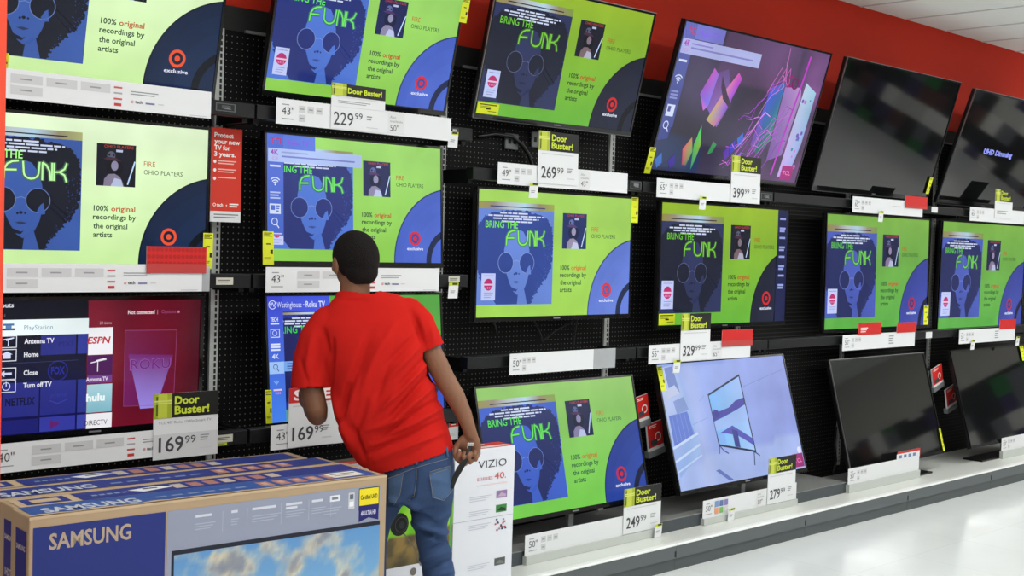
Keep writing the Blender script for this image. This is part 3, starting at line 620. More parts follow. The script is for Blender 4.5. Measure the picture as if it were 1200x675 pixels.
tv(65, 3.337,.231,2.475, 15.7,1.003,.4, 'large television with a purple abstract picture and blue side menu, top row', abstract, G1, en=(-.034,.85,.002,1.03))
tv(55, 3.273,.187,1.564, 0,.991,-.6, 'green television with a dark navy strip of icons down its right side', fk('deep', side_strip), G2, en=(-.006,.905,.109,.995), st=(.015,.635,.101,.867))
tv(55, 3.272,.286,.674, -16.4,1.017,.5, 'television leaning back on the deck, showing a pale blue room', white_room, G3, stand=True, arm=False, en=(-.01,.014,.027,.21))
tv(65, 4.950,.260,2.465, 15.2,1.011,-.5, 'unlit black television in the top row, right of the purple picture', None, G1, trim=True, en=(.965,.82,.995,.97))
tv(60, 4.989,.200,1.529, -.7,.996,-.5, 'lit green television above two small red cards, second from the right in the middle row', fk('cool'), G2, en=(.956,.808,1.005,.998), st=(.021,.648,.107,.862))
tv(55, 5.081,.262,.606, -15.3,1.011,-.2, 'unlit grey-black television on the deck, left of the red packs at the right', None, G3, stand=True, arm=False, trim=True, en=(.986,.778,1.006,1.007))
tv(65, 6.606,.268,2.445, 18.1,1.013,.2, 'black television at the top right showing only small glowing blue lettering', None, G1, extra=lambda P: P.text('UHD Dimming', .30, .53, .045, (150,160,255), 3, w=.33, bold=.045), trim=True)
tv(60, 6.545,.200,1.512, .8,1.046,0, 'lit green television at the right edge of the photo, middle row', fk('cool'), G2, st=(.023,.658,.123,.88))
tv(55, 6.683,.290,.607, -15.5,1.018,.3, 'unlit black television at the right edge, bottom row, right of the hanging red cards', None, G3, stand=True, arm=False, en=(.93,.0,.985,.17))

# ------------------------------------------------------------------ price strips, cards, tags
WHT = (230,231,234); LG = (206,206,209); MG = (150,150,154); DG = (70,70,74)
def flat(name, x0, x1, z0, z1, d, label, cat, draw, group=None, th=.002, tiltx=0, m=None, base=WHT):
    mb = MB(); r = empty(name, ((x0+x1)/2, -d, z0), (tiltx, 0, 0)) if False else None
    mb.box(-(x1-x0)/2, (x1-x0)/2, 0, th, 0, z1-z0, m or PRINT, base)
    P = Panel(mb, (-(x1-x0)/2, -.0002, z1-z0), (x1-x0, 0, 0), (0, 0, z0-z1), PRINT, .0003); draw(P)
    o = mb.build(name); o.location = ((x0+x1)/2, -d, z0); o.rotation_euler = (tiltx, 0, 0); tag(o, label, cat, group); return o
def strip(x0, z0, size, label, d=.28, w=.93, h=.102, extra=None, cells=4, dark=1, clear=0, tilt=0):
    def dr(P):
        a = .935/w
        if size: P.text(size+'"', .028*a, .62, .30, DG, 2, bold=.0); P.bars(.03*a, .2, 1, .035*a, .04, MG, 1); P.bars(.028*a, .76, 1, .06*a, .035, MG, 1)
        for i in range(0 if extra is wide_strip else 3):
            P.rect((.115+i*.045)*a, .2, (.15+i*.045)*a, .48, LG, 1); P.rect((.122+i*.045)*a, .31, (.143+i*.045)*a, .36, MG, 2)
        if extra is not wide_strip: P.rect(.115*a, .56, .15*a, .84, LG, 1); P.rect(.122*a, .68, .143*a, .73, MG, 2)
        if extra: extra(P)
    ww = w-clear
    o = flat('price_strip', x0, x0+ww, z0, z0+h, d, label, 'price strip', dr, 'white price strips on the display rails', tiltx=tilt)
    if clear:
        mb = MB(); mb.box(ww/2, ww/2+clear, 0, .002, 0, h, M_CLEAR); mb.build('clear_end', o)
    mb = MB()
    if d < .35: mb.box(-ww*.4, ww*.4, .002, .031, h*.30, h*.62, M_STEELB)
    else: mb.box(-ww*.5, ww*.5, -.012, .0135, -(z0-.1335), .003, mat('grey_channel', (196,200,196), .4))
    mb.build('strip_holder', o)
    return o
def wide_strip(P):      # the larger print of the two left columns
    for i in range(3):
        P.rect(.165+i*.135, .16, .285+i*.135, .46, LG, 3); P.rect(.20+i*.135, .29, .245+i*.135, .34, MG, 4)
    P.rect(.165, .54, .285, .84, LG, 3); P.rect(.2, .66, .245, .71, MG, 4)
    for i, c in enumerate(((200,90,90),(170,170,174),(200,90,90))): P.rect(.57, .2+i*.2, .605, .26+i*.2, c, 3)
    P.rect(.572, .78, .602, .88, (196,60,60), 3)
    P.bars(.64, .3, 2, .12, .035, MG, 3, gap=.09); bullseye(P, .648, .68, .05, (200,60,60), WHT, 3); P.text('tech', .66, .72, .11, (60,60,64), 3, bold=.02); P.rect(.705, .66, .745, .72, (120,120,160), 3); P.rect(.76, .66, .785, .7, LG, 3)
    P.rect(.90, .93, .98, .96, LG, 3)
def price_card(x0, x1, z0, z1, d, label, price, cents='99', two=True, avail=None, greybase=False, head='door', sub=None):
    Hh = z1-z0; hd = .093/Hh if head == 'door' else .25
    if head == 'door' and not two: hd = .54
    def dr(P):
        if greybase: P.rect(0, .62, 1, 1, (212,212,216), 1)
        v0 = hd+.05
        if sub: P.text(sub, .07, hd+.09, .04, MG, 2, w=.82)
        else: P.bars(.08, v0, 1, .8, .018, LG, 2)
        if price:
            hh = .054/Hh; vb = 1-.028/Hh
            P.text(price, .08, vb, hh, DG, 2, w=.105/(x1-x0), bold=.016); P.text(cents, .10+.105/(x1-x0), vb-hh*.48, hh*.52, DG, 2, w=.046/(x1-x0), bold=.004); P.bars(.72, vb-hh, 3, .14, .018, MG, 2, gap=.035); P.bars(.72, vb-.02, 1, .2, .02, LG, 2)
        else: P.bars(.12, .74, 2, .6, .03, MG, 2, gap=.08)
    r = flat('price_card', x0, x1, z0, z1, d, label, 'price card', dr, 'price cards slotted into the strips')
    mb = MB(); W = x1-x0; zt = Hh
    P = Panel(mb, (-W/2, -.0012, zt), (W, 0, 0), (0, 0, -Hh*hd), PRINT, .0003); k = P.W/P.H
    mb.box(-W/2, W/2, -.0011, -.0001, zt*(1-hd), zt, PRINT, (24,24,24))
    if head == 'door':
        P.rect(0, 0, 1, 1, (26,26,24), 1); P.rect(0, 0, .27, 1, (166,180,44), 2)
        P.rect(.03, .1, .06, .9, (90,100,20), 3); P.rect(.06, 0, .2, 1, (196,206,70), 3); P.rect(0, .26, .27, .33, (214,222,110), 4); P.rect(0, .36, .27, .42, (214,222,110), 4)
        if two: P.text('Door', .31, .46, .32, (206,222,60), 5, bold=.03, w=.38); P.text('Buster!', .31, .86, .32, (206,222,60), 5, bold=.03, w=.54)
        else: P.text('Door Buster!', .29, .72, .42, (200,216,40), 5, bold=.035, w=.64)
    else:
        P.rect(0, 0, 1, 1, (206,32,34), 1); P.text('SALE', .09, .80, .62, (248,240,240), 2, bold=.04, w=.8)
    mb.build('header', r); return r
ZT, ZM, ZL = 1.93, 1.027, .183
def avail(P, u, s2, w=.1):
    P.rect(u, .06, u+w, .94, (224,224,226), 3); P.text('Also', u+.012, .3, .12, MG, 4); P.text('available', u+.012, .46, .10, MG, 4, w=w*.75); P.text(s2+'"', u+.014, .82, .25, DG, 4)
strip(-1.12, 2.10, None, 'white price strip along the bottom of the top left television', extra=wide_strip, w=.925)
strip(-1.12, 1.437, None, 'white price strip at the left with a red perforated card at its right end', extra=wide_strip, clear=.033, w=.935)
strip(-1.02, .815, '40', 'white price strip below the input menu television, left of the 169.99 card', extra=wide_strip, w=.885)
strip(.10, 2.108, '43', 'white price strip with the 229.99 card, above the person', extra=lambda P: avail(P, .61, '50'))
strip(.069, 1.431, '43', 'white 43 inch price strip behind the person\'s head', w=.914, extra=wide_strip)
strip(.11, .79, '43', 'white 43 inch price strip behind the person\'s bent left elbow', w=.92)
strip(1.33, 1.932, '49', 'white 49 inch price strip with the 269.99 card', extra=lambda P: avail(P, .602, '43', .085))
strip(1.445, 1.025, '50', 'white 50 inch price strip with a clear plastic right end', w=.765, clear=.17)
strip(1.46, .172, '50', 'white 50 inch price strip on the deck with the 249.99 card', d=.405, w=.965)
strip(2.50, 1.924, '65', 'white 65 inch price strip with the 399.99 card', w=.95)
strip(2.48, 1.029, '55', 'white 55 inch price strip with the 329.99 card and a red card', extra=lambda P: avail(P, .60, '65', .1))
strip(2.84, .166, '50', 'white 50 inch price strip on the deck with the 279.99 card', d=.405, w=.92, extra=lambda P: ([P.rect(.115+i*.048, .14+j*.38, .152+i*.048, .46+j*.38, [(120,150,200),(100,120,170),(140,130,190),(240,160,110),(130,190,110),(220,220,220)][i+3*j], 6) for i in range(3) for j in range(2)], avail(P, .55, '50', .09)))
strip(4.48, 1.918, '65', 'white price strip with a red card, under the unlit top row television', w=.92, extra=lambda P: P.bars(.55, .4, 1, .12, .06, LG, 3))
strip(4.425, 1.023, '50', 'white price strip behind two small red cards, second from right in the middle row', w=.94, extra=lambda P: P.bars(.62, .2, 4, .07, .07, MG, 3, gap=.16))
strip(4.345, .184, '50', 'white price strip on the deck under the unlit television', d=.405, w=.915)
strip(6.11, 1.916, '65', 'white price strip at the right edge, under the television with blue lettering', w=.92)
strip(6.025, 1.01, '55', 'white price strip at the right edge with one red card, middle row', w=.93, extra=lambda P: P.bars(.62, .2, 4, .07, .07, MG, 3, gap=.16))
strip(6.53, .188, '50', 'white price strip on the deck at the right edge', d=.405, w=.92)
price_card(-.413, -.138, .803, 1.052, .285, '169.99 price card with a black header, in front of the input menu television', '169', greybase=True, sub='TCL 40" Roku 1080p Smart TV')
price_card(.364, .646, 2.2055, 2.300, .285, '229.99 price card with a one-line Door Buster header, above the person', None, two=False)
price_card(.19, .425, .793, 1.038, .285, '169.99 price card with a red SALE header, behind the person\'s bent elbow', '169', head='sale')
price_card(1.59, 1.873, 1.95, 2.203, .285, '269.99 price card with Door Buster header, under the near-black poster television', '269')
price_card(2.165, 2.465, .178, .412, .41, '249.99 price card with Door Buster header, standing on the deck', '249')
price_card(3.155, 3.44, 1.925, 2.192, .285, '399.99 price card with Door Buster header, in front of the purple television', '399')
price_card(2.745, 3.01, 1.034, 1.295, .285, '329.99 price card with Door Buster header, below the green television with the icon strip', '329')
price_card(3.45, 3.737, .171, .442, .41, '279.99 price card with a black header, in front of the pale blue room television', '279')
price_card(6.50, 6.80, 1.95, 2.17, .285, 'small price card with a yellow and black header at the right edge, top row', None)
# 229.99 sits on the strip itself
def pr229(P):
    P.text('229', .05, .82, .56, DG, 2, w=.36, bold=.006); P.text('99', .44, .50, .28, DG, 2, w=.14, bold=.004); P.bars(.66, .3, 2, .1, .06, MG, 2, gap=.12); P.bars(.66, .8, 1, .22, .04, LG, 2)
flat('price_card', .364, .646, 2.112, 2.205, .2835, '229.99 price insert in the middle of the strip above the person', 'price card', pr229, 'price cards slotted into the strips', th=.001)
def redc(x0, x1, z0, z1, d, label, low=.35, perf=False, sm=False):
    def dr(P):
        P.rect(0, 0, 1, 1, (206,34,32), 1)
        if perf:
            for i in range(14):
                for j in range(3): P.ell(.04+i*.07, .12+j*.26, .08, (184,26,26), 2, n=10)
        if low: P.rect(0, 1-low, 1, 1, (190,64,62), 3)
        if sm: P.bars(.1, .4, 3, .3, .08, (245,220,220), 3, gap=.15)
    flat('red_card', x0, x1, z0, z1, d, label, 'card', dr, 'red cards on the price strips', th=.001)
redc(-.455, -.205, 1.507, 1.607, .286, 'red card with a dotted pattern, right end of the strip at the left edge', perf=True)
redc(3.12, 3.42, 1.098, 1.195, .286, 'red card right of the 329.99 card')
redc(5.14, 5.45, 1.972, 2.055, .286, 'red card on the strip under the unlit top row television', low=.2)
redc(4.60, 4.895, 1.12, 1.20, .286, 'left one of the two small red cards on the same strip, with white lettering', low=0, sm=True)
redc(5.10, 5.37, 1.12, 1.19, .286, 'right one of the two small red cards on the same strip', low=0)
redc(6.67, 6.95, 1.10, 1.175, .286, 'red card at the right edge, middle row', low=0)
redc(4.97, 5.275, .27, .334, .402, 'red card peeking out behind a white slip under the unlit bottom television', low=0)
flat('price_slip', 4.95, 5.26, .282, .32, .4065, 'white price slip rising above the strip under the unlit bottom television', 'price card', lambda P: [P.rect(.1+i*.2, .25, .22+i*.2, .8, (110,126,170), 1) for i in range(4)], th=.001)
def prot(P):
    P.rect(0, 0, 1, .885, (216,52,34), 1); w = (250,244,240)
    for i, t in enumerate(('Protect', 'your new', 'TV for', '3 years.')): P.text(t, .09, .10+i*.067, .047, w, 2, bold=.03, w=(.62,.84,.52,.70)[i])
    for i in range(3):
        P.ell(.12, .36+i*.09, .018, w, 2, n=10); P.bars(.22, .345+i*.088, 2 if i < 2 else 1, .6, .012, (240,190,180), 2, gap=.026)
    P.ring(.13, .818, .011, .018, w, 2); P.text('tech', .2, .835, .034, w, 2, bold=.02, cond=.9); P.text('+', .5, .835, .025, w, 2, bold=.02); P.bars(.62, .80, 2, .3, .014, w, 2, gap=.024)
    P.bars(.12, .915, 2, .8, .012, (130,130,130), 2, gap=.03)
o = flat('protection_sign', -.083, .058, 1.708, 2.086, .1, 'tall red sign reading Protect your new TV for 3 years', 'sign', prot, th=.003)
mb = MB(); mb.box(-.01, .01, .003, .099, .34, .355, M_STEELB); mb.build('sign_bracket', o)
def htag(x, z, d, label, w=.058, h=.072):
    def dr(P): P.rect(0, 0, 1, .2, (200,214,40), 1); P.rect(.35, .02, .9, .14, (40,44,20), 2); P.bars(.2, .5, 2, .5, .05, MG, 1, gap=.1)
    flat('shelf_tag', x-w/2, x+w/2, z, z+h, d, label, 'tag', dr, 'small hanging price tags', th=.001, tiltx=.08)
for a in ((1.058,2.082,.262,'small white tag hanging from the rail end right of the 229.99 strip'),(1.556,1.876,.291,'small white tag hanging below the 269.99 strip'),(2.886,1.872,.291,'small white tag hanging below the 65 inch strip'),
          (4.815,1.865,.291,'small white tag hanging under the strip with a red card, top row right'),(1.085,1.396,.262,'small white tag hanging from the rail right of the person\'s head'),(2.707,.972,.291,'small white tag hanging below the 329.99 strip'),
          (2.42,.134,.432,'small white tag hanging from the deck strip beside the 249.99 card'),(3.065,.134,.432,'small white tag on the deck below the colourful squares'),(6.216,.962,.291,'small white tag hanging below the strip at the right, its left one'),(6.98,.965,.291,'small white tag at the right edge below the middle row strip')):
    htag(*a)
def plate(x0, x1, z0, z1, label, col=(205,203,190), lines=True, d=.2525):
    def dr(P):
        if lines: P.bars(.1, .3, 2, .7, .14, (110,108,100), 1, gap=.25)
    flat('rail_label', x0, x1, z0, z1, d, label, 'label', dr, 'labels stuck on the rails', th=.001, base=col)
plate(-.14, -.064, 1.461, 1.489, 'pale label on the rail below the red protection sign'); plate(-.127, -.05, .838, .868, 'pale label on the lowest rail, right of the 169.99 card'); plate(-.126, -.076, .826, .837, 'tiny yellow label on the lowest rail', (190,214,40))
plate(1.066, 1.134, 1.47, 1.496, 'pale label on the rail end right of the person\'s head'); plate(5.575, 5.665, 1.065, 1.11, 'white square label on the middle rail at the right', (225,226,228), False); plate(5.58, 5.67, 1.957, 1.995, 'white square label on the top rail at the right', (225,226,228), False)
def socket(x0, x1, z0, z1, label, m=(70,72,76)):
    def dr(P): P.rect(.06, .1, .94, .9, (24,25,28), 1); P.rect(.3, .25, .75, .6, m, 2); P.poly([(.35,.7),(.6,.45),(.8,.75)], (110,112,116), 3)
    flat('rail_label_holder', x0, x1, z0, z1, .2525, label, 'label holder', dr, 'dark label holders on the rails', th=.001, base=(90,92,96))
socket(-.158, -.07, 2.137, 2.168, 'dark framed label holder on the rail above the red protection sign'); socket(1.05, 1.10, 2.150, 2.172, 'shiny label holder on the rail end right of the 229.99 strip', (190,194,200))
socket(2.315, 2.405, 1.958, 1.998, 'dark framed label holder right of the 269.99 strip', (120,122,126)); socket(3.50, 3.61, 1.955, 1.995, 'dark framed label holder right of the 399.99 card', (90,92,96))
# hanging protection-plan packs
def pack(x, z, w, h, label, lean=0, d=.15):
    def dr(P):
        P.rect(0, 0, 1, 1, (214,40,36), 1); P.bars(.12, .08, 2, .5, .03, (250,230,225), 2, gap=.06); P.ring(.66, .55, .12, .17, (240,236,232), 2); P.rect(.15, .62, .6, .82, (70,70,76), 3); P.rect(0, .88, 1, 1, (232,230,228), 3)
    o = flat('plan_card', x, x+w, z, z+h, d, label, 'card pack', dr, 'red hanging card packs', th=.012); o.rotation_euler = (0, lean, 0)
    mb = MB(); mb.box(-.01, .01, .012, d-.003, h-.03, h-.018, M_STEELB); mb.build('hook', o); mb = MB(); mb.box(-w/2-.005, w/2+.005, -.004, .03, -.035, .0, mat('grey_clip', (120,122,126), .4)); mb.build('clip', o)
pack(2.56, .70, .105, .14, 'red card pack hanging left of the television with the pale blue room, upper one', -.18); pack(2.67, .53, .13, .155, 'red card pack hanging left of the television with the pale blue room, lower one', -.18)
pack(5.92, .70, .15, .14, 'red card pack hanging between the two unlit bottom televisions, upper one', -.28); pack(6.15, .53, .165, .15, 'red card pack hanging between the two unlit bottom televisions, lower one', -.28)
def pack5(P): P.rect(0, 0, 1, .22, (206,40,40), 1); P.bars(.2, .06, 1, .5, .06, (250,230,225), 2); P.bars(.25, .6, 2, .4, .04, LG, 2, gap=.1)
o = flat('plan_card', 1.183, 1.243, .718, .798, .15, 'small white and red card pack hanging just left of the person\'s right wrist', 'card pack', pack5, 'red hanging card packs', th=.01)
mb = MB(); mb.box(-.038, .03, -.005, .13, .085, .13, M_STEELB); mb.build('hook', o)
# sockets and cables on the board
for (px, py, w, lab) in ((598,166,.09,'grey power outlet on the pegboard above the 49 inch strip, its left one'), (628,164,.08,'grey power outlet on the pegboard behind the 269.99 card')):
    p = along(px, py, 6.0); v = (p-CAM); t = (-.002-CAM.y)/v.y; q = CAM+v*t; mb = MB()
    mb.box(-w/2, w/2, -.012, 0, -.04, .04, mat('outlet_grey', (112,114,116), .45), bev=.004)
    for k in (-.018, .018): mb.box(k-.01, k+.01, -.0125, -.012, -.012, .012, M_SLOT)
    o = mb.build('power_outlet'); o.location = (q.x, q.y-.002, q.z); tag(o, lab, 'outlet')
def cable(pts, label, r=.006):
    mb = MB(); P3 = []
    for (px, py) in pts:
        v = along(px, py, 1)-CAM; t = (-.03-CAM.y)/v.y; P3.append(CAM+v*t)
    Q = []
    for i in range(len(P3)-1):
        for j in range(4): Q.append(P3[i].lerp(P3[i+1], j/4))
    Q.append(P3[-1]); mb.tube(Q, r, M_BLACK, seg=8); tag(mb.build('power_cable'), label, 'cable', 'black cables on the pegboard')
cable([(560,160),(580,157),(600,160),(612,170),(620,182),(624,196)], 'thick black cable arching over the outlet above the 49 inch strip', .010)
cable([(576,372),(580,382),(582,392)], 'short black cable hanging below the left end of the soft green television', .006)
cable([(625,374),(632,388),(636,400),(650,388),(672,376)], 'black cable drooping below the middle of the soft green television', .004)
cable([(676,374),(674,390),(672,404)], 'black cable hanging below the right half of the soft green television', .004)
cable([(980,500),(978,520),(980,540),(976,556)], 'dusty cable hanging left of the unlit bottom television', .008)
p = CAM+fw*0
# red panel standing close to the camera at the left edge
mb = MB(); q = along(4.3, 420, 2.75); mb.box(-.372, -.012, -.02, .02, 0, 2.6, mat('red_panel_laminate', (226,66,34), .5)); o = mb.build('red_divider'); o.location = (q.x, q.y, 0); o.rotation_euler = (0, 0, -YAW)
tag(o, 'narrow orange-red upright board along the left edge of the photo', 'divider')
# ------------------------------------------------------------------ blue television cartons
KR = (176,152,122); KR2 = (196,172,140); BLU = (40,52,122); BLU2 = (52,84,150); GRY = (146,152,172)
def sky(a, b):
    p = Vector((a*7.5+b*2, b*6.5, 2.2)); n = noise.fractal(p, .9, 2.1, 5); n2 = noise.fractal(p*2.3+Vector((3,1,0)), 1, 2, 4)
    base = mixc((96,146,198), (150,196,220), min(1, b*1.6)); cl = mixc((164,168,172), (222,208,178), min(1, max(0, .5+n2)))
    t = min(1, max(0, (n+.12)*1.5)); c = mixc(base, cl, t)
    return mixc(c, (110,120,140), max(0, min(.6, (n-.45)*2)))
def carton(A, B_, Hh, dep, label, front=True, top='s'):
    """A, B_ bottom corners of the front face, left and right"""
    A = Vector((A[0], A[1], 0)); B_ = Vector((B_[0], B_[1], 0)); ex = (B_-A); L = ex.length; ang = math.atan2(ex.y, ex.x)
    mb = MB(); e = .0005
    mb.box(0, L, 0, dep, 0, Hh, CARTON, KR, bev=.004)
    # flap seam and tape on the top
    T = Panel(mb, (.004, dep-.004, Hh+e), (L-.008, 0, 0), (0, -(dep-.008), 0), CARTON, .0004)
    T.rect(0, .46, 1, .475, (120,98,74), 1)
    rnd = random.Random(int(L*1000)+len(label))
    if top == 's':
        T.rect(.01, .05, .985, .90, (52,84,150) if front else (44,58,130), 2)
        T.text('SAMSUNG', .045, .80, .42, (190,196,206), 3, w=.24, bold=.03)
        for i in range(6): T.rect(.33+.045*i, .5, .36+.045*i, .62, (120,140,180), 3)
        for i in range(5): T.rect(.63+.05*i, .25, .665+.05*i, .75, (178,124,110), 3); T.rect(.64+.05*i, .35, .655+.05*i, .6, (196,166,152), 4)
    else:
        T.rect(.01, .10, .16, .92, KR2, 2); T.rect(.03, .2, .14, .82, (44,58,130), 3); T.rect(.05, .35, .12, .66, KR2, 4)
        T.rect(.165, .12, .975, .92, (44,56,128), 2)
        for i in range(7): T.rect(.42+.047*i, .3, .452+.047*i, .75, (168,118,108) if i % 3 else (190,178,164), 3)
        T.poly([(.30,.45),(.38,.30),(.42,.55),(.33,.75)], (226,228,232), 4); T.rect(.34, .42, .38, .52, (60,60,70), 5)
        for i in range(5): T.rect(.2+.02*i, .5, .214+.02*i, .62, (130,150,190), 3)
    if front:
        T.rect(.85, .2, .95, .75, (226,224,214), 5); T.rect(.86, .35, .94, .42, (90,90,96), 6); T.rect(.86, .55, .92, .6, (120,120,126), 6)
        # worn paper edge along the front of the lid
        T.poly([(0,.93)]+[(i/40, .93+rnd.uniform(-.05,.04)) for i in range(1, 40)]+[(1,.93),(1,1),(0,1)], KR2, 6)
    P = Panel(mb, (0, -e, Hh), (L, 0, 0), (0, 0, -Hh), CARTON, .0004)
    vt = .030/Hh
    if front:
        P.rect(.009, vt, .335, .985, BLU, 1); P.rect(.340, vt, .978, .985, GRY, 1)
        P.rect(0, 0, 1, vt*.25, KR2, 1)
        P.text('SAMSUNG', .046, .093/Hh+.003, .043/Hh, (176,158,136), 2, w=.20, bold=.022)
        # feature line
        for i, (u, w) in enumerate(((.415,.045),(.515,.018),(.575,.07),(.675,.05),(.755,.035))):
            P.rect(u, .052/Hh, u+w, .060/Hh, (206,210,222), 2); P.bars(u, .078/Hh, 3, w*1.25, .003/Hh, (168,174,192), 2, gap=.008/Hh)
        P.rect(.675, .064/Hh, .71, .071/Hh, (206,210,222), 2)
        for u in (.49, .56, .66, .745, .815): P.rect(u, .05/Hh, u+.0015, .115/Hh, (168,174,192), 2)
        P.rect(.812, .046/Hh, .845, .066/Hh, (226,228,234), 2); P.rect(.818, .052/Hh, .838, .060/Hh, (120,124,140), 3)
        P.bars(.79, .085/Hh, 3, .06, .003/Hh, (168,174,192), 2, gap=.009/Hh)
        P.rect(.872, .044/Hh, .892, .098/Hh, (198,200,208), 2); P.rect(.876, .05/Hh, .888, .066/Hh, (100,104,120), 3); P.rect(.875, .074/Hh, .889, .09/Hh, (236,236,240), 3)
        P.rect(.906, .034/Hh, .974, .036/Hh+.072/Hh, (36,38,48), 2); P.rect(.908, .037/Hh, .972, .092/Hh, (232,212,40), 3); P.text('Certified UHD', .912, .072/Hh, .014/Hh, (50,50,30), 4, w=.056, bold=.02)
        P.poly([(.907,.094/Hh),(.973,.094/Hh),(.973,.146/Hh),(.94,.134/Hh),(.907,.146/Hh)], (38,34,104), 3); P.text('4K ULTRA HD', .914, .125/Hh, .014/Hh, (214,214,236), 4, w=.05, bold=.02)
        P.rect(.352, .150/Hh, .979, .985, (34,36,50), 2)
        P.field(.359, .164/Hh, .979, .984, 110, 70, sky, 3)
    else:
        P.rect(.026, vt, .335, .985, BLU, 1); P.rect(.340, vt, .978, .985, GRY, 1)
    S = Panel(mb, (-e, dep, Hh), (0, -dep, 0), (0, 0, -Hh), CARTON, .0004)
    S.rect(.30, .05, .88, .97, (54,52,120), 1); S.text('SAMSUNG', .34, .115, .016, (190,180,176), 2, w=.48, bold=.03); S.text('UHD TV', .36, .235, .024, (190,180,176), 2, w=.44, bold=.02); S.bars(.4, .27, 1, .35, .012, (170,160,170), 2)
    o = mb.build('television_carton'); o.location = A; o.rotation_euler = (0, 0, ang)
    return tag(o, label, 'box', 'blue and kraft television cartons in the foreground')
fx = Vector((1.19, -.072)).normalized(); fy = Vector((-fx.y, fx.x)); A0 = Vector((-1.283, -1.216))
for i, (off, dl, tp, lab) in enumerate(((0, 1.19, 's', 'front blue television carton with brand lettering and a cloudy sky picture'), (.018, 1.20, 'i', 'second blue television carton from the front, orange pictures and a white slip on its lid'),
        (-.02, 1.215, 's', 'third blue television carton from the front, pale brand lettering on its lid'), (-.045, 1.20, 'i', 'rearmost blue television carton, closest to the price strips'))):
    a = A0+fy*(.147*i)+fx*off; b = a+fx*dl
    carton(a, b, .87-(.006 if i else 0), .143, lab, i == 0, tp)

# ------------------------------------------------------------------ tall white carton with the sports picture
def vizio():
    A = Vector((.14, -.72, 0)); B_ = Vector((1.035, -.75, 0)); ex = B_-A; L = ex.length; Hh = .792; dep = .108; ang = math.atan2(ex.y, ex.x)
    mb = MB(); e = .0005; W_ = (226,228,236)
    mb.box(0, L, 0, dep, 0, Hh, CARTON, W_, bev=.003)
    T = Panel(mb, (.003, dep-.003, Hh+e), (L-.006, 0, 0), (0, -(dep-.006), 0), CARTON, .0004)
    T.rect(0, 0, 1, 1, (214,60,50), 1); T.rect(0, .48, 1, .5, (150,30,26), 2); T.poly([(.55,.55),(.97,.62),(.99,.9),(.6,.95)], (236,214,210), 2); T.rect(.1, .1, .42, .4, (70,60,56), 2); T.poly([(.70,.1),(.9,.15),(.86,.35),(.72,.3)], (236,214,210), 2)
    T.rect(.0, .0, .35, .46, (96,88,74), 3)
    P = Panel(mb, (0, -e, Hh), (L, 0, 0), (0, 0, -Hh), CARTON, .0004)
    usp = UV_SPLIT
    def pic(a, b):
        n = noise.fractal(Vector((a*9, b*7, 1)), 1, 2, 4)
        g = mixc((120,200,40), (160,220,60), .5+n); d = mixc((96,84,58), (150,124,70), min(1, max(0, .5+n*1.4)))
        if b < .18: c = mixc((70,90,60), (110,130,110), .5+n)
        elif b < .74-.1*a: c = g
        else: c = mixc(d, (60,60,50), max(0, (b-.85)*3))
        return c
    P.field(.02, .06, usp, .548, 40, 30, pic, 1)
    P.rect(usp, .0, usp+.003, 1, (110,120,110), 2); P.rect(usp-.018, .12, usp-.004, .60, (96,160,84), 2)
    # helmeted figure part: dark round padded disc with a pale rim
    P.ell(.315, .332, .058, (26,28,30), 3); P.ell(.325, .334, .046, (14,16,18), 4); P.ring(.325, .334, .036, .040, (62,66,68), 5); P.ell(.328, .336, .018, (40,42,46), 5)
    P.line([(.34,.38),(.40,.46),(.44,.56)], .007, (110,100,90), 3); P.ell(.40, .585, .02, (120,112,106), 3)
    w = 1-usp; q = lambda a: usp+a*w
    P.text('VIZIO', .768, .103, .040, (52,54,60), 2, w=.178, bold=-.004)
    P.text('E-SERIES', .765, .168, .016, (206,110,114), 2, w=.095); P.text('40', .872, .170, .034, (206,70,74), 2, w=.062); P.rect(.938, .164, .943, .170, (206,60,64), 2)
    P.bars(q(.38), .192, 1, .5*w, .005, (234,206,208), 2)
    P.rect(usp, .372, 1, .3745, (170,174,184), 2)
    for i, (v, cs) in enumerate(((.235, ((150,120,170),(190,170,190))), (.312, ((60,130,60),(40,60,50))), (.385, None), (.60, ((90,94,92),(120,126,122))))):
        if cs: P.rect(q(.70), v, q(.88), v+.04, cs[0], 2); P.poly([(q(.72),v+.03),(q(.78),v+.012),(q(.86),v+.022),(q(.86),v+.036)], cs[1], 3)
        else:
            rr = random.Random(5)
            for k in range(16): a_, b2 = rr.uniform(.68,.86), rr.uniform(0,.06); P.rect(q(a_), v+b2, q(a_+.03), v+b2+.009, rr.choice([(60,70,110),(190,80,80),(80,80,90),(150,150,160)]), 3)
        P.bars(q(.26), v+.015, 3, .36*w, .0035, (196,200,212), 2, gap=.011)
    o = mb.build('television_carton'); o.location = A; o.rotation_euler = (0, 0, ang)
    tag(o, 'white television carton with a red lid and a green sports picture, behind the person\'s legs', 'box')
UV_SPLIT = .622
vizio()
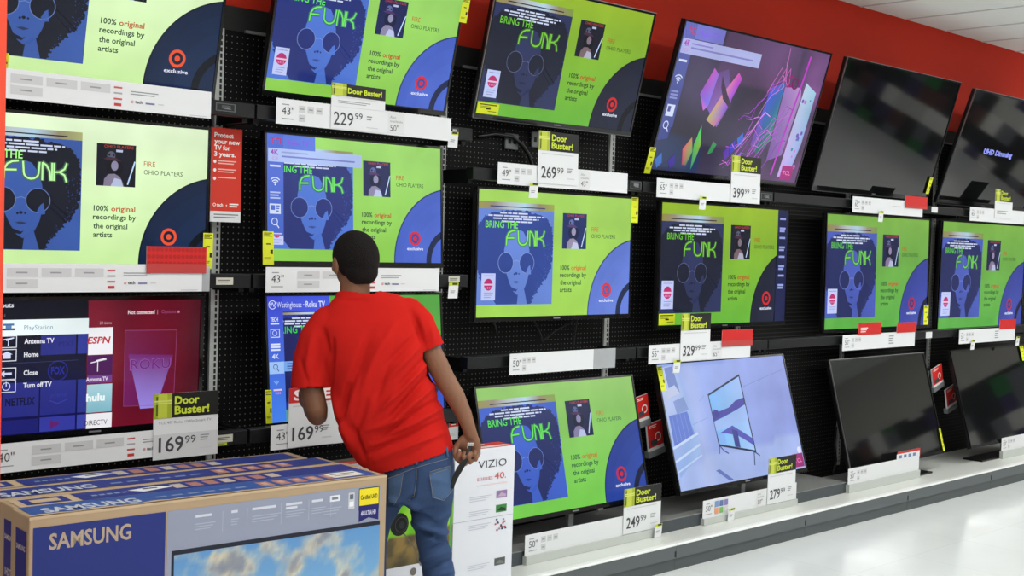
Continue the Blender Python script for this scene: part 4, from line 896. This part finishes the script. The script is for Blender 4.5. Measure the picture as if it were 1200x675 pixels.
# ------------------------------------------------------------------ the person
ZP = 4.60
def B(px, py, dd=0.): return along(px, py, ZP+dd)
MP = ZP/F_PX
CR, CU, CF = R_, U_, fw
def ellipsoid(mb, c, axes, radii, m, nu=20, nv=12, rotz=0):
    vs = []; fs = []
    for j in range(nv+1):
        ph = PI*j/nv
        for i in range(nu):
            th = 2*PI*i/nu
            vs.append(c+axes[0]*(radii[0]*math.sin(ph)*math.cos(th))+axes[1]*(radii[1]*math.sin(ph)*math.sin(th))+axes[2]*(radii[2]*math.cos(ph)))
    for j in range(nv):
        for i in range(nu): fs.append((j*nu+i, (j+1)*nu+i, (j+1)*nu+(i+1) % nu, j*nu+(i+1) % nu))
    mb.mesh(vs, fs, m)
def rings(mb, rs, m, seg=32, ex=2.4):
    """rs: (Lpx,Lpy,Rpx,Rpy,half depth,depth offset) cross-sections, lofted and capped"""
    vs = []; fs = []
    for L0, L1, R0, R1, hd, off in rs:
        a = B(L0, L1, off); b = B(R0, R1, off); c = (a+b)/2; ax = (b-a)/2
        for k in range(seg):
            t = 2*PI*k/seg; cx = math.copysign(abs(math.cos(t))**(2/ex), math.cos(t)); sy = math.copysign(abs(math.sin(t))**(2/ex), math.sin(t))
            vs.append(c+ax*cx+CF*(hd*sy))
    n = len(rs)
    for i in range(n-1):
        for k in range(seg): fs.append((i*seg+k, i*seg+(k+1) % seg, (i+1)*seg+(k+1) % seg, (i+1)*seg+k))
    fs.append(tuple(range(seg))[::-1]); fs.append(tuple((n-1)*seg+k for k in range(seg)))
    mb.mesh(vs, fs, m)
def limb(mb, pts, m, seg=16):
    """pts: (px,py,dd,radius px)"""
    P = [B(a, b, c) for a, b, c, r in pts]; rr = [r*MP for *_, r in pts]; Q = []; RR = []
    for i in range(len(P)-1):
        for j in range(4): t = j/4; Q.append(P[i].lerp(P[i+1], t)); s = t*t*(3-2*t); RR.append(rr[i]*(1-s)+rr[i+1]*s)
    Q.append(P[-1]); RR.append(rr[-1]); mb.tube(Q, RR, m, seg=seg)
    for p, r in ((P[0], rr[0]), (P[-1], rr[-1])): ellipsoid(mb, p, (CR, CF, CU), (r, r, r), m, 14, 8)
def fuse(mb, vox, smooth=6, fac=.6):
    me = bpy.data.meshes.new('t'); me.from_pydata([tuple(v) for v in mb.v], [], mb.f)
    bm = bmesh.new(); bm.from_mesh(me); bmesh.ops.recalc_face_normals(bm, faces=bm.faces[:]); bm.to_mesh(me); bm.free()
    o = bpy.data.objects.new('t', me); C.objects.link(o)
    md = o.modifiers.new('r', 'REMESH'); md.mode = 'VOXEL'; md.voxel_size = vox; md.adaptivity = 0
    if smooth: ms = o.modifiers.new('s', 'SMOOTH'); ms.factor = fac; ms.iterations = smooth
    dg = bpy.context.evaluated_depsgraph_get(); res = bpy.data.meshes.new_from_object(o.evaluated_get(dg))
    bpy.data.objects.remove(o); return res
def finish(me, name, m, parent, root, thick=0):
    if thick:
        o = bpy.data.objects.new('t', me); C.objects.link(o); md = o.modifiers.new('s', 'SOLIDIFY'); md.thickness = thick; md.offset = -1
        dg = bpy.context.evaluated_depsgraph_get(); me2 = bpy.data.meshes.new_from_object(o.evaluated_get(dg)); bpy.data.objects.remove(o); me = me2
    T_ = root.matrix_basis.inverted()
    for v in me.vertices: v.co = T_ @ v.co
    me.materials.clear(); me.materials.append(m); me.name = name
    me.polygons.foreach_set('use_smooth', [True]*len(me.polygons)); me.polygons.foreach_set('material_index', [0]*len(me.polygons)); me.update()
    o = bpy.data.objects.new(name, me); C.objects.link(o); o.parent = parent
    return o
def crease(me, segs):
    me.calc_loop_triangles if False else None
    ns = [v.normal.copy() for v in me.vertices]
    for i, v in enumerate(me.vertices):
        if ns[i].dot(CF) > .35: continue
        x, y = seen(v.co); d = 0
        for x0, y0, x1, y1, amp, wd in segs:
            dx, dy = x1-x0, y1-y0; L2 = dx*dx+dy*dy; t = ((x-x0)*dx+(y-y0)*dy)/L2
            if t < -.25 or t > 1.25: continue
            tt = max(0, min(1, t)); ex, ey = x-(x0+dx*tt), y-(y0+dy*tt); q = (ex*ex+ey*ey)/(wd*wd*.42)
            if q < 6: d += amp*math.exp(-q)*(1-.7*abs(2*tt-1)**2)
        if d: v.co += ns[i]*d
SK = mat('skin', (130,88,64), .48, spec=.4, bump=.08, bscale=90, noisec=.08, nscale=14)
HAIR = mat('short_black_hair', (22,18,17), .85, spec=.2, bump=.6, bscale=260)
SH = mat('red_cotton', (196,31,25), .85, spec=.12, bump=.10, bscale=14, noisec=.05, nscale=30)
JN = mat('blue_denim', (54,74,110), .8, spec=.15, bump=.12, bscale=120, noisec=.38, nscale=9)
STI = mat('denim_stitching', (130,128,124), .8)
SHOE = mat('dark_sneaker', (34,34,38), .6)
hip = B(478, 560, 0); root = empty('person', (hip.x, hip.y, 0), (0, 0, 0))
tag(root, 'person seen from behind in red t-shirt and blue jeans, leaning left, holding a black strap', 'person')
TOR = [(456,584,540,552,.122,.0),(444,558,532,526,.125,.0),(420,543,527,508,.130,.0),(402,516,520,486,.128,.0),(392,486,512,460,.124,.0),(386,456,504,438,.122,.0),(381,430,501,414,.124,0),
       (374,405,499,392,.118,0),(369,384,494,370,.100,0),(378,366,484,354,.078,.005),(389,352,466,345,.064,.01),(393,348,441,340,.060,.015),(395,342,438,334,.058,.015)]
# --- body: one continuous surface
mb = MB()
hc = B(417, 303, .01); ang = math.radians(33)
hf = (CF*math.cos(ang)-CR*math.sin(ang)).normalized(); hr = (CR*math.cos(ang)+CF*math.sin(ang)).normalized(); hu = (CU-CR*.05).normalized()
def Hd(r, f, u): return hc+hr*r+hf*f+hu*u
AX = (hr, hf, hu)
ellipsoid(mb, Hd(0, 0, .004), AX, (.074, .093, .092), SK, 28, 18)
ellipsoid(mb, Hd(0, .040, -.05), AX, (.058, .055, .066), SK); ellipsoid(mb, Hd(0, .062, -.085), AX, (.036, .030, .026), SK)
ellipsoid(mb, Hd(0, .100, -.030), AX, (.012, .018, .024), SK); ellipsoid(mb, Hd(0, .102, -.045), AX, (.017, .014, .012), SK)
ellipsoid(mb, Hd(0, .088, .012), AX, (.05, .012, .012), SK); ellipsoid(mb, Hd(0, .092, -.068), AX, (.024, .012, .008), SK); ellipsoid(mb, Hd(0, .090, -.080), AX, (.021, .012, .008), SK)
for s_ in (-1, 1):
    ellipsoid(mb, Hd(s_*.080, .006, -.026), AX, (.010, .020, .032), SK, 14, 10); ellipsoid(mb, Hd(s_*.079, .004, -.045), AX, (.009, .013, .014), SK, 12, 8)
    ellipsoid(mb, Hd(s_*.045, .062, -.035), AX, (.022, .03, .02), SK)
limb(mb, [(416,354,.015,18),(416,338,.01,17.8),(416,322,.01,18)], SK)
rings(mb, [(a+13, b-4, c-13, d+2, hd*.76, o) for a, b, c, d, hd, o in TOR[:-2]], SK)
limb(mb, [(384,384,.01,12),(366,420,.0,13),(365,455,-.01,13.6),(371,480,-.015,13.2),(372,487,-.005,12),(368,482,.09,11.5),(362,474,.19,8.5),(359,470,.235,7.5)], SK)
limb(mb, [(482,376,.01,11),(499,398,.0,11.5),(511,424,-.005,13),(521,444,-.01,12.3),(533,464,-.02,11.6),(543,484,-.03,9.6),(549,500,-.035,8.0),(551.5,509,-.035,7.7)], SK)
def hand(w, pd, pn, pt, curl=1.0):
    """w wrist, pd towards the knuckles, pn palm normal, pt towards the thumb side"""
    c = w+pd*.045
    ellipsoid(mb, c, (pt, pn, pd), (.040, .017, .052), SK, 20, 14); ellipsoid(mb, w+pd*.008, (pt, pn, pd), (.028, .019, .03), SK)
    ellipsoid(mb, w+pd*.035+pt*.026+pn*.006, (pt, pn, pd), (.018, .016, .03), SK)
    for k, (off, l1, l2, l3, r) in enumerate(((.030,.040,.026,.020,.0095), (.010,.044,.030,.022,.0098), (-.010,.041,.027,.021,.0094), (-.029,.033,.021,.018,.0086))):
        p0 = w+pd*(.082-abs(off-.01)*.25)+pt*off; a1, a2, a3 = (math.radians(x*curl) for x in (58, 150, 215))
        d = lambda a: pd*math.cos(a)+pn*math.sin(a)
        p1 = p0+d(a1)*l1; p2 = p1+d(a2)*l2; p3 = p2+d(a3)*l3*.8
        mb.tube([p0-pd*.02, p0, p1, p2, p3], [r*.95, r, r*.95, r*.88, r*.8], SK, seg=12)
        for q, rr in ((p0, r*1.12), (p1, r*1.05), (p2, r*.92), (p3, r*.8)): ellipsoid(mb, q, (pt, pn, pd), (rr, rr, rr), SK, 12, 8)
    t0 = w+pd*.02+pt*.030+pn*.008; t1 = t0+(pd*.75+pt*.55+pn*.3).normalized()*.036; t2 = t1+(pd*.85-pt*.05+pn*.5).normalized()*.030; t3 = t2+(pd*.7-pt*.5+pn*.45).normalized()*.022
    mb.tube([t0, t1, t2, t3], [.0125, .0115, .0105, .009], SK, seg=12)
    for q, rr in ((t1, .012), (t2, .0108), (t3, .009)): ellipsoid(mb, q, (pt, pn, pd), (rr, rr, rr), SK, 12, 8)
wr = B(551.5, 508, -.035); pd_ = (-CU+CR*.02).normalized(); pn_ = (-CF-CR*.35).normalized(); pn_ = (pn_-pd_*pn_.dot(pd_)).normalized(); pt_ = pd_.cross(pn_)
if pt_.dot(CR) > 0: pt_ = -pt_
hand(wr, pd_, pn_, pt_)
wl = B(359.5, 471, .235); pd2 = (CF*.75+CU*.25-CR*.35).normalized(); pn2 = (CR*.9+CF*.4); pn2 = (pn2-pd2*pn2.dot(pd2)).normalized(); pt2 = pd2.cross(pn2)
if pt2.dot(CU) < 0: pt2 = -pt2
hand(wl, pd2, pn2, pt2, .9)
# legs under the trousers, feet on the floor
def foot_y(z): return 337.5
LEGR = [(505,560,.0,20),(503,600,.0,17),(506,628,-.005,12),(512,660,.01,15.5),(514,700,.02,14),(514,760,.02,9)]
LEGL = [(466,562,.0,19),(447,592,.02,16),(439,625,.03,12),(436,670,.05,13),(436,720,.06,11),(436,765,.06,9)]
limb(mb, LEGR, SK); limb(mb, LEGL, SK)
bm_ = fuse(mb, .0042, 3, .5); body = finish(bm_, 'body', SK, root, root)
# --- hair
mb = MB(); ellipsoid(mb, Hd(0, -.002, .006), AX, (.0825, .101, .0985), HAIR, 72, 48); ellipsoid(mb, Hd(0, -.040, -.045), AX, (.064, .050, .056), HAIR, 48, 30)
hm = fuse(mb, .004, 4)
bm = bmesh.new(); bm.from_mesh(hm); dl = []
for v in bm.verts:
    d = v.co-hc; f, u, r = d.dot(hf), d.dot(hu), d.dot(hr)
    lim = -.096 if f < -.03 else (-.096+(f+.03)*1.8 if f < .005 else (-.033+(f-.005)*.9 if f < .035 else (-.004 if f < .05 else .045+(f-.05)*.9)))
    if u < lim: dl.append(v)
bmesh.ops.delete(bm, geom=dl, context='VERTS'); bm.to_mesh(hm); bm.free()
finish(hm, 'hair', HAIR, root, root, .006)
mb = MB()
for s_ in (-1, 1): ellipsoid(mb, Hd(s_*.03, .076, -.012), AX, (.013, .012, .010), mat('eye_white', (230,226,220), .2)); ellipsoid(mb, Hd(s_*.03, .0855, -.012), AX, (.0055, .0035, .0055), mat('iris', (30,20,16), .2))
mb.build('eyes', root, True)
mb = MB()
for s_ in (-1, 1):
    mb.tube([Hd(s_*.012, .100, .008), Hd(s_*.030, .099, .015), Hd(s_*.048, .086, .010)], [.002, .0035, .002], HAIR, seg=8)
mb.build('eyebrows', root, True)
# --- t-shirt
mb = MB(); rings(mb, TOR, SH, 44)
def sleeve(pts): limb(mb, pts, SH, 22)
sleeve([(385,380,.005,22),(374,398,.0,23.5),(366,424,-.005,23),(363.5,450,-.01,22.5),(363.3,456,-.01,22.5)])
sleeve([(478,368,.005,20),(490,380,.0,20),(499,394,.0,17),(506,407,-.003,15),(508,411,-.003,15)])
sm = fuse(mb, .0062, 5, .6)
bm = bmesh.new(); bm.from_mesh(sm); dl = []
ca, cb = B(363.3, 454, -.01), B(506, 409.5, -.003); da = -CU.copy(); db = (B(511,424)-B(500,398)).normalized(); hem0 = B(486, 540, 0); hn = ((B(478,560)-B(462,510))).normalized(); col = B(417, 341, .01); cn = (CU+CR*.12).normalized()
for v in bm.verts:
    p = v.co
    if (p-ca).dot(da) > 0 and (p-ca-da*(p-ca).dot(da)).length < .088 and (p-ca).length < .14: dl.append(v)
    elif (p-cb).dot(db) > 0 and (p-cb-db*(p-cb).dot(db)).length < .056 and (p-cb).length < .12: dl.append(v)
    elif (p-hem0).dot(hn) > 0 and p.z < hem0.z+.2 and (p-cb).length > .2: dl.append(v)
    elif (p-col).dot(cn) > .0 and (p-col).length < .085: dl.append(v)
bmesh.ops.delete(bm, geom=dl, context='VERTS'); bmesh.ops.smooth_vert(bm, verts=[v for v in bm.verts if v.is_boundary], factor=.5, use_axis_x=True, use_axis_y=True, use_axis_z=True); bm.to_mesh(sm); bm.free(); sm.update()
g = .0034
FOL = [(497,428,450,478,6*g,5),(502,440,455,492,-6*g,5),(508,452,448,505,6*g,5),(514,468,440,512,-5*g,5),(518,478,436,522,5*g,5),(520,492,430,532,-5*g,5),(522,506,440,540,4*g,5),
       (492,405,452,446,4*g,6),(488,392,450,430,-4*g,6),(500,418,462,462,-4*g,5),(446,400,420,470,4*g,8),(434,392,408,462,-4*g,8),(462,380,440,420,3*g,7),(420,440,404,505,4*g,7),(408,452,398,500,-5*g,5),
       (396,470,412,528,5*g,5),(390,462,404,512,4*g,4),(412,500,428,540,-4*g,5),(430,470,412,520,-3*g,6),(390,398,386,452,-7*g,4),(380,388,385,420,-4*g,5),(488,372,496,404,-6*g,4),(482,362,488,385,-3*g,5),
       (366,392,358,440,3*g,6),(374,400,372,448,-3*g,5),(352,420,360,448,-2*g,4),(505,380,508,402,2*g,4),(400,352,430,352,-2*g,3),(455,430,440,470,-3*g,5),(468,452,440,488,3*g,4),(480,488,430,505,4*g,4),(490,500,436,518,-4*g,4),(505,512,450,534,3*g,4)]
crease(sm, FOL); finish(sm, 'tshirt', SH, root, root, .003)
# ribbed collar and hem lines
mb = MB(); pts = []
# --- jeans
mb = MB()
rings(mb, [(447,541,528,514,.112,.0),(446,552,531,530,.120,.0),(446,566,533,552,.124,.0),(447,582,532,574,.116,.0),(452,592,529,588,.10,.0)], JN, 36)
limb(mb, [(507,566,.0,26),(505,585,.0,26),(503,606,.0,24),(505,622,-.005,19),(506,632,-.005,18.5),(511,652,.005,19),(514,672,.01,19),(515,710,.02,18.5),(515,752,.02,19)], JN, 24)
limb(mb, [(467,567,.0,25),(450,584,.015,23),(440,610,.03,19),(436,638,.03,17),(436,680,.05,16.5),(436,720,.06,16),(436,757,.06,17)], JN, 24)
jm = fuse(mb, .006, 4, .6); 
CRJ = [(488,546,486,580,-3*g,3),(486,580,476,592,-5*g,4),(474,590,500,600,4*g,6),(478,596,510,612,-4*g,5),(484,612,520,626,5*g,5),(488,622,524,634,-6*g,4),(526,622,492,636,5*g,4),(528,634,496,646,-5*g,4),(526,646,492,656,5*g,4),(530,656,498,668,-4*g,4),(528,600,504,614,3*g,5),(500,560,530,566,2*g,5),(470,590,482,612,-4*g,4),(455,585,470,588,4*g,4),(530,670,500,676,3*g,4)]
crease(jm, CRJ); jeans = finish(jm, 'jeans', JN, root, root)
bvh = BVHTree.FromPolygons([root.matrix_basis @ v.co for v in jeans.data.vertices], [tuple(p.vertices) for p in jeans.data.polygons])
def hit(px, py, off=.002):
    d = (along(px, py, 1)-CAM).normalized(); l, n, i, t = bvh.ray_cast(CAM, d)
    if l is None: return None
    return l+n*off if n.dot(d) < 0 else l-n*off
def patch(quad, name, m, off=.003, n=12, tip=None):
    mb = MB(); vs = []; ok = True
    for j in range(n+1):
        for i in range(n+1):
            u, v = i/n, j/n
            x = (quad[0][0]*(1-u)+quad[1][0]*u)*(1-v)+(quad[3][0]*(1-u)+quad[2][0]*u)*v; y = (quad[0][1]*(1-u)+quad[1][1]*u)*(1-v)+(quad[3][1]*(1-u)+quad[2][1]*u)*v
            if tip: y += tip*v*(1-abs(2*u-1))
            p = hit(x, y, off)
            if p is None: p = vs[-1] if vs else B(x, y, -.12)
            vs.append(p)
    fs = [(j*(n+1)+i, j*(n+1)+i+1, (j+1)*(n+1)+i+1, (j+1)*(n+1)+i) for j in range(n) for i in range(n)]
    mb.mesh(vs, fs, m); return mb.build(name, root, True)
def seam(pts, name, r=.0009, m=None, dash=False):
    mb = MB(); Q = []
    for i in range(len(pts)-1):
        for j in range(8):
            t = j/8; p = hit(pts[i][0]*(1-t)+pts[i+1][0]*t, pts[i][1]*(1-t)+pts[i+1][1]*t, .0045)
            if p is not None: Q.append(p)
    if len(Q) > 2: mb.tube(Q, r, m or STI, seg=6); return mb.build(name, root, True)
JN2 = mat('blue_denim_pocket', (74,98,134), .8, spec=.15, bump=.12, bscale=120, noisec=.2, nscale=9)
patch([(503,553),(526,546),(528,577),(506,583)], 'back_pocket', JN2, tip=6); patch([(456,560),(473,555),(469,582),(456,588)], 'back_pocket', JN2, tip=4)
seam([(503,553),(526,546),(529,574),(519,586),(507,582),(503,553)], 'pocket_stitching'); seam([(504,556),(526,549)], 'pocket_stitching'); seam([(456,560),(473,555),(469,580),(461,592)], 'pocket_stitching')
seam([(450,563),(487,548),(529,536)], 'yoke_stitching'); seam([(487,546),(487,560),(485,580),(478,588)], 'seat_seam'); seam([(448,552),(487,538),(528,524)], 'waistband_stitching')
mb = MB()
for (x, y) in ((487,538),(522,529)):
    p, q = hit(x, y-5, .006), hit(x+1, y+6, .006)
    if p is not None and q is not None: mb.tube([p, q], .0045, JN2, seg=8)
if mb.v: mb.build('belt_loop', root, True)
# --- shoes
def shoe(px, dd, base, toe):
    a = B(px, 760, dd); c = Vector((a.x, a.y, .0)); f = Vector(toe).normalized(); s_ = f.cross(Vector((0,0,1))); z = Vector((0,0,1)); mb = MB()
    ellipsoid(mb, c+z*.055-f*.02, (s_, f, z), (.042, .06, .05), SHOE); ellipsoid(mb, c+z*.04+f*.10, (s_, f, z), (.048, .09, .036), SHOE); ellipsoid(mb, c+z*.05+f*.04, (s_, f, z), (.044, .08, .045), SHOE)
    ellipsoid(mb, c+z*.09, (s_, f, z), (.043, .05, .05), SHOE)
    me = fuse(mb, .006, 4)
    for v in me.vertices: v.co.z = max(.022, v.co.z)
    sh = finish(me, 'shoe', SHOE, root, root)
    mb = MB(); n = 28; L1 = [c+f*(.045+.135*math.cos(2*PI*i/n))+s_*(.048*math.sin(2*PI*i/n)) for i in range(n)]; vs = [p+z*.0 for p in L1]+[p+z*.026 for p in L1]
    mb.mesh(vs, [tuple(range(n))[::-1], tuple(range(n, 2*n))]+[(i, (i+1) % n, n+(i+1) % n, n+i) for i in range(n)], mat('shoe_sole', (220,220,216), .6), smooth=False)
    o = mb.build('sole', sh); T_ = root.matrix_basis.inverted()
    for v in o.data.vertices: v.co = T_ @ v.co
shoe(514, .02, 0, (CF.x*.9-CR.x*.2, CF.y*.9-CR.y*.2, 0)); shoe(438, .07, 0, (CF.x*.9+CR.x*.15, CF.y*.9+CR.y*.15, 0))
# --- black strap with a silver clip in the right hand
SB = mat('black_strap_webbing', (16,16,18), .6); mb = MB()
pth = [(551,520,-.070),(549,530,-.078),(545,540,-.080),(539,549,-.080),(533,560,-.075),(529,572,-.06)]
P_ = [B(*q) for q in pth]; hw = [.008,.008,.009,.011,.010,.007]; vs = []; fs = []
for i, p in enumerate(P_):
    d = (P_[min(i+1,len(P_)-1)]-P_[max(i-1,0)]).normalized(); s_ = d.cross(CF).normalized()
    for a, b in ((-1,-1),(1,-1),(1,1),(-1,1)): vs.append(p+s_*(hw[i]*a)+CF*(.004*b))
for i in range(len(P_)-1):
    for k in range(4): fs.append((i*4+k, i*4+(k+1) % 4, (i+1)*4+(k+1) % 4, (i+1)*4+k))
fs += [(3,2,1,0), tuple(len(vs)-4+k for k in range(4))]; mb.mesh(vs, fs, SB, smooth=False)
r2 = B(551, 520, -.07); es = empty('carrying_strap', r2); tag(es, 'black strap with a silver clip held in the person\'s right hand', 'strap')
mb.build('strap', es, True)
mb = MB(); T4 = Matrix.Translation(B(551.5, 520.5, -.072)) @ Matrix((CR, CF, CU)).transposed().to_4x4()
mb.box(-.0125, .0125, -.008, .008, -.006, .006, mat('silver_clip', (205,206,206), .25, metal=.8), bev=.003, T=T4); mb.box(-.0125, -.0075, -.008, .008, -.016, -.004, mat('silver_clip'), bev=.002, T=T4); mb.build('clip', es, True)
# ------------------------------------------------------------------ light
w = bpy.data.worlds.new('store_light'); bpy.context.scene.world = w; w.use_nodes = True
bg = w.node_tree.nodes['Background']; bg.inputs[0].default_value = (.92, .96, 1, 1); bg.inputs[1].default_value = .34
def lamp(x, y, sx, sy, pw):
    l = bpy.data.lights.new('ceiling_lamp', 'AREA'); l.shape = 'RECTANGLE'; l.size = sx; l.size_y = sy; l.energy = pw; l.color = (1, .985, .95)
    o = bpy.data.objects.new('ceiling_lamp', l); C.objects.link(o); o.location = (x, y, ZC-.02)
for y, e in ((-2.3, 38), (-5.2, 34), (-7.8, 42)):
    for x in (-4, -.5, 3, 6.5, 10, 13.5): lamp(x, y, 2.4, .35, e)
s = bpy.context.scene
s.view_settings.view_transform = 'Standard'; s.view_settings.look = 'None'; s.view_settings.gamma = 1; s.view_settings.exposure = 0; s.view_settings.use_curve_mapping = False
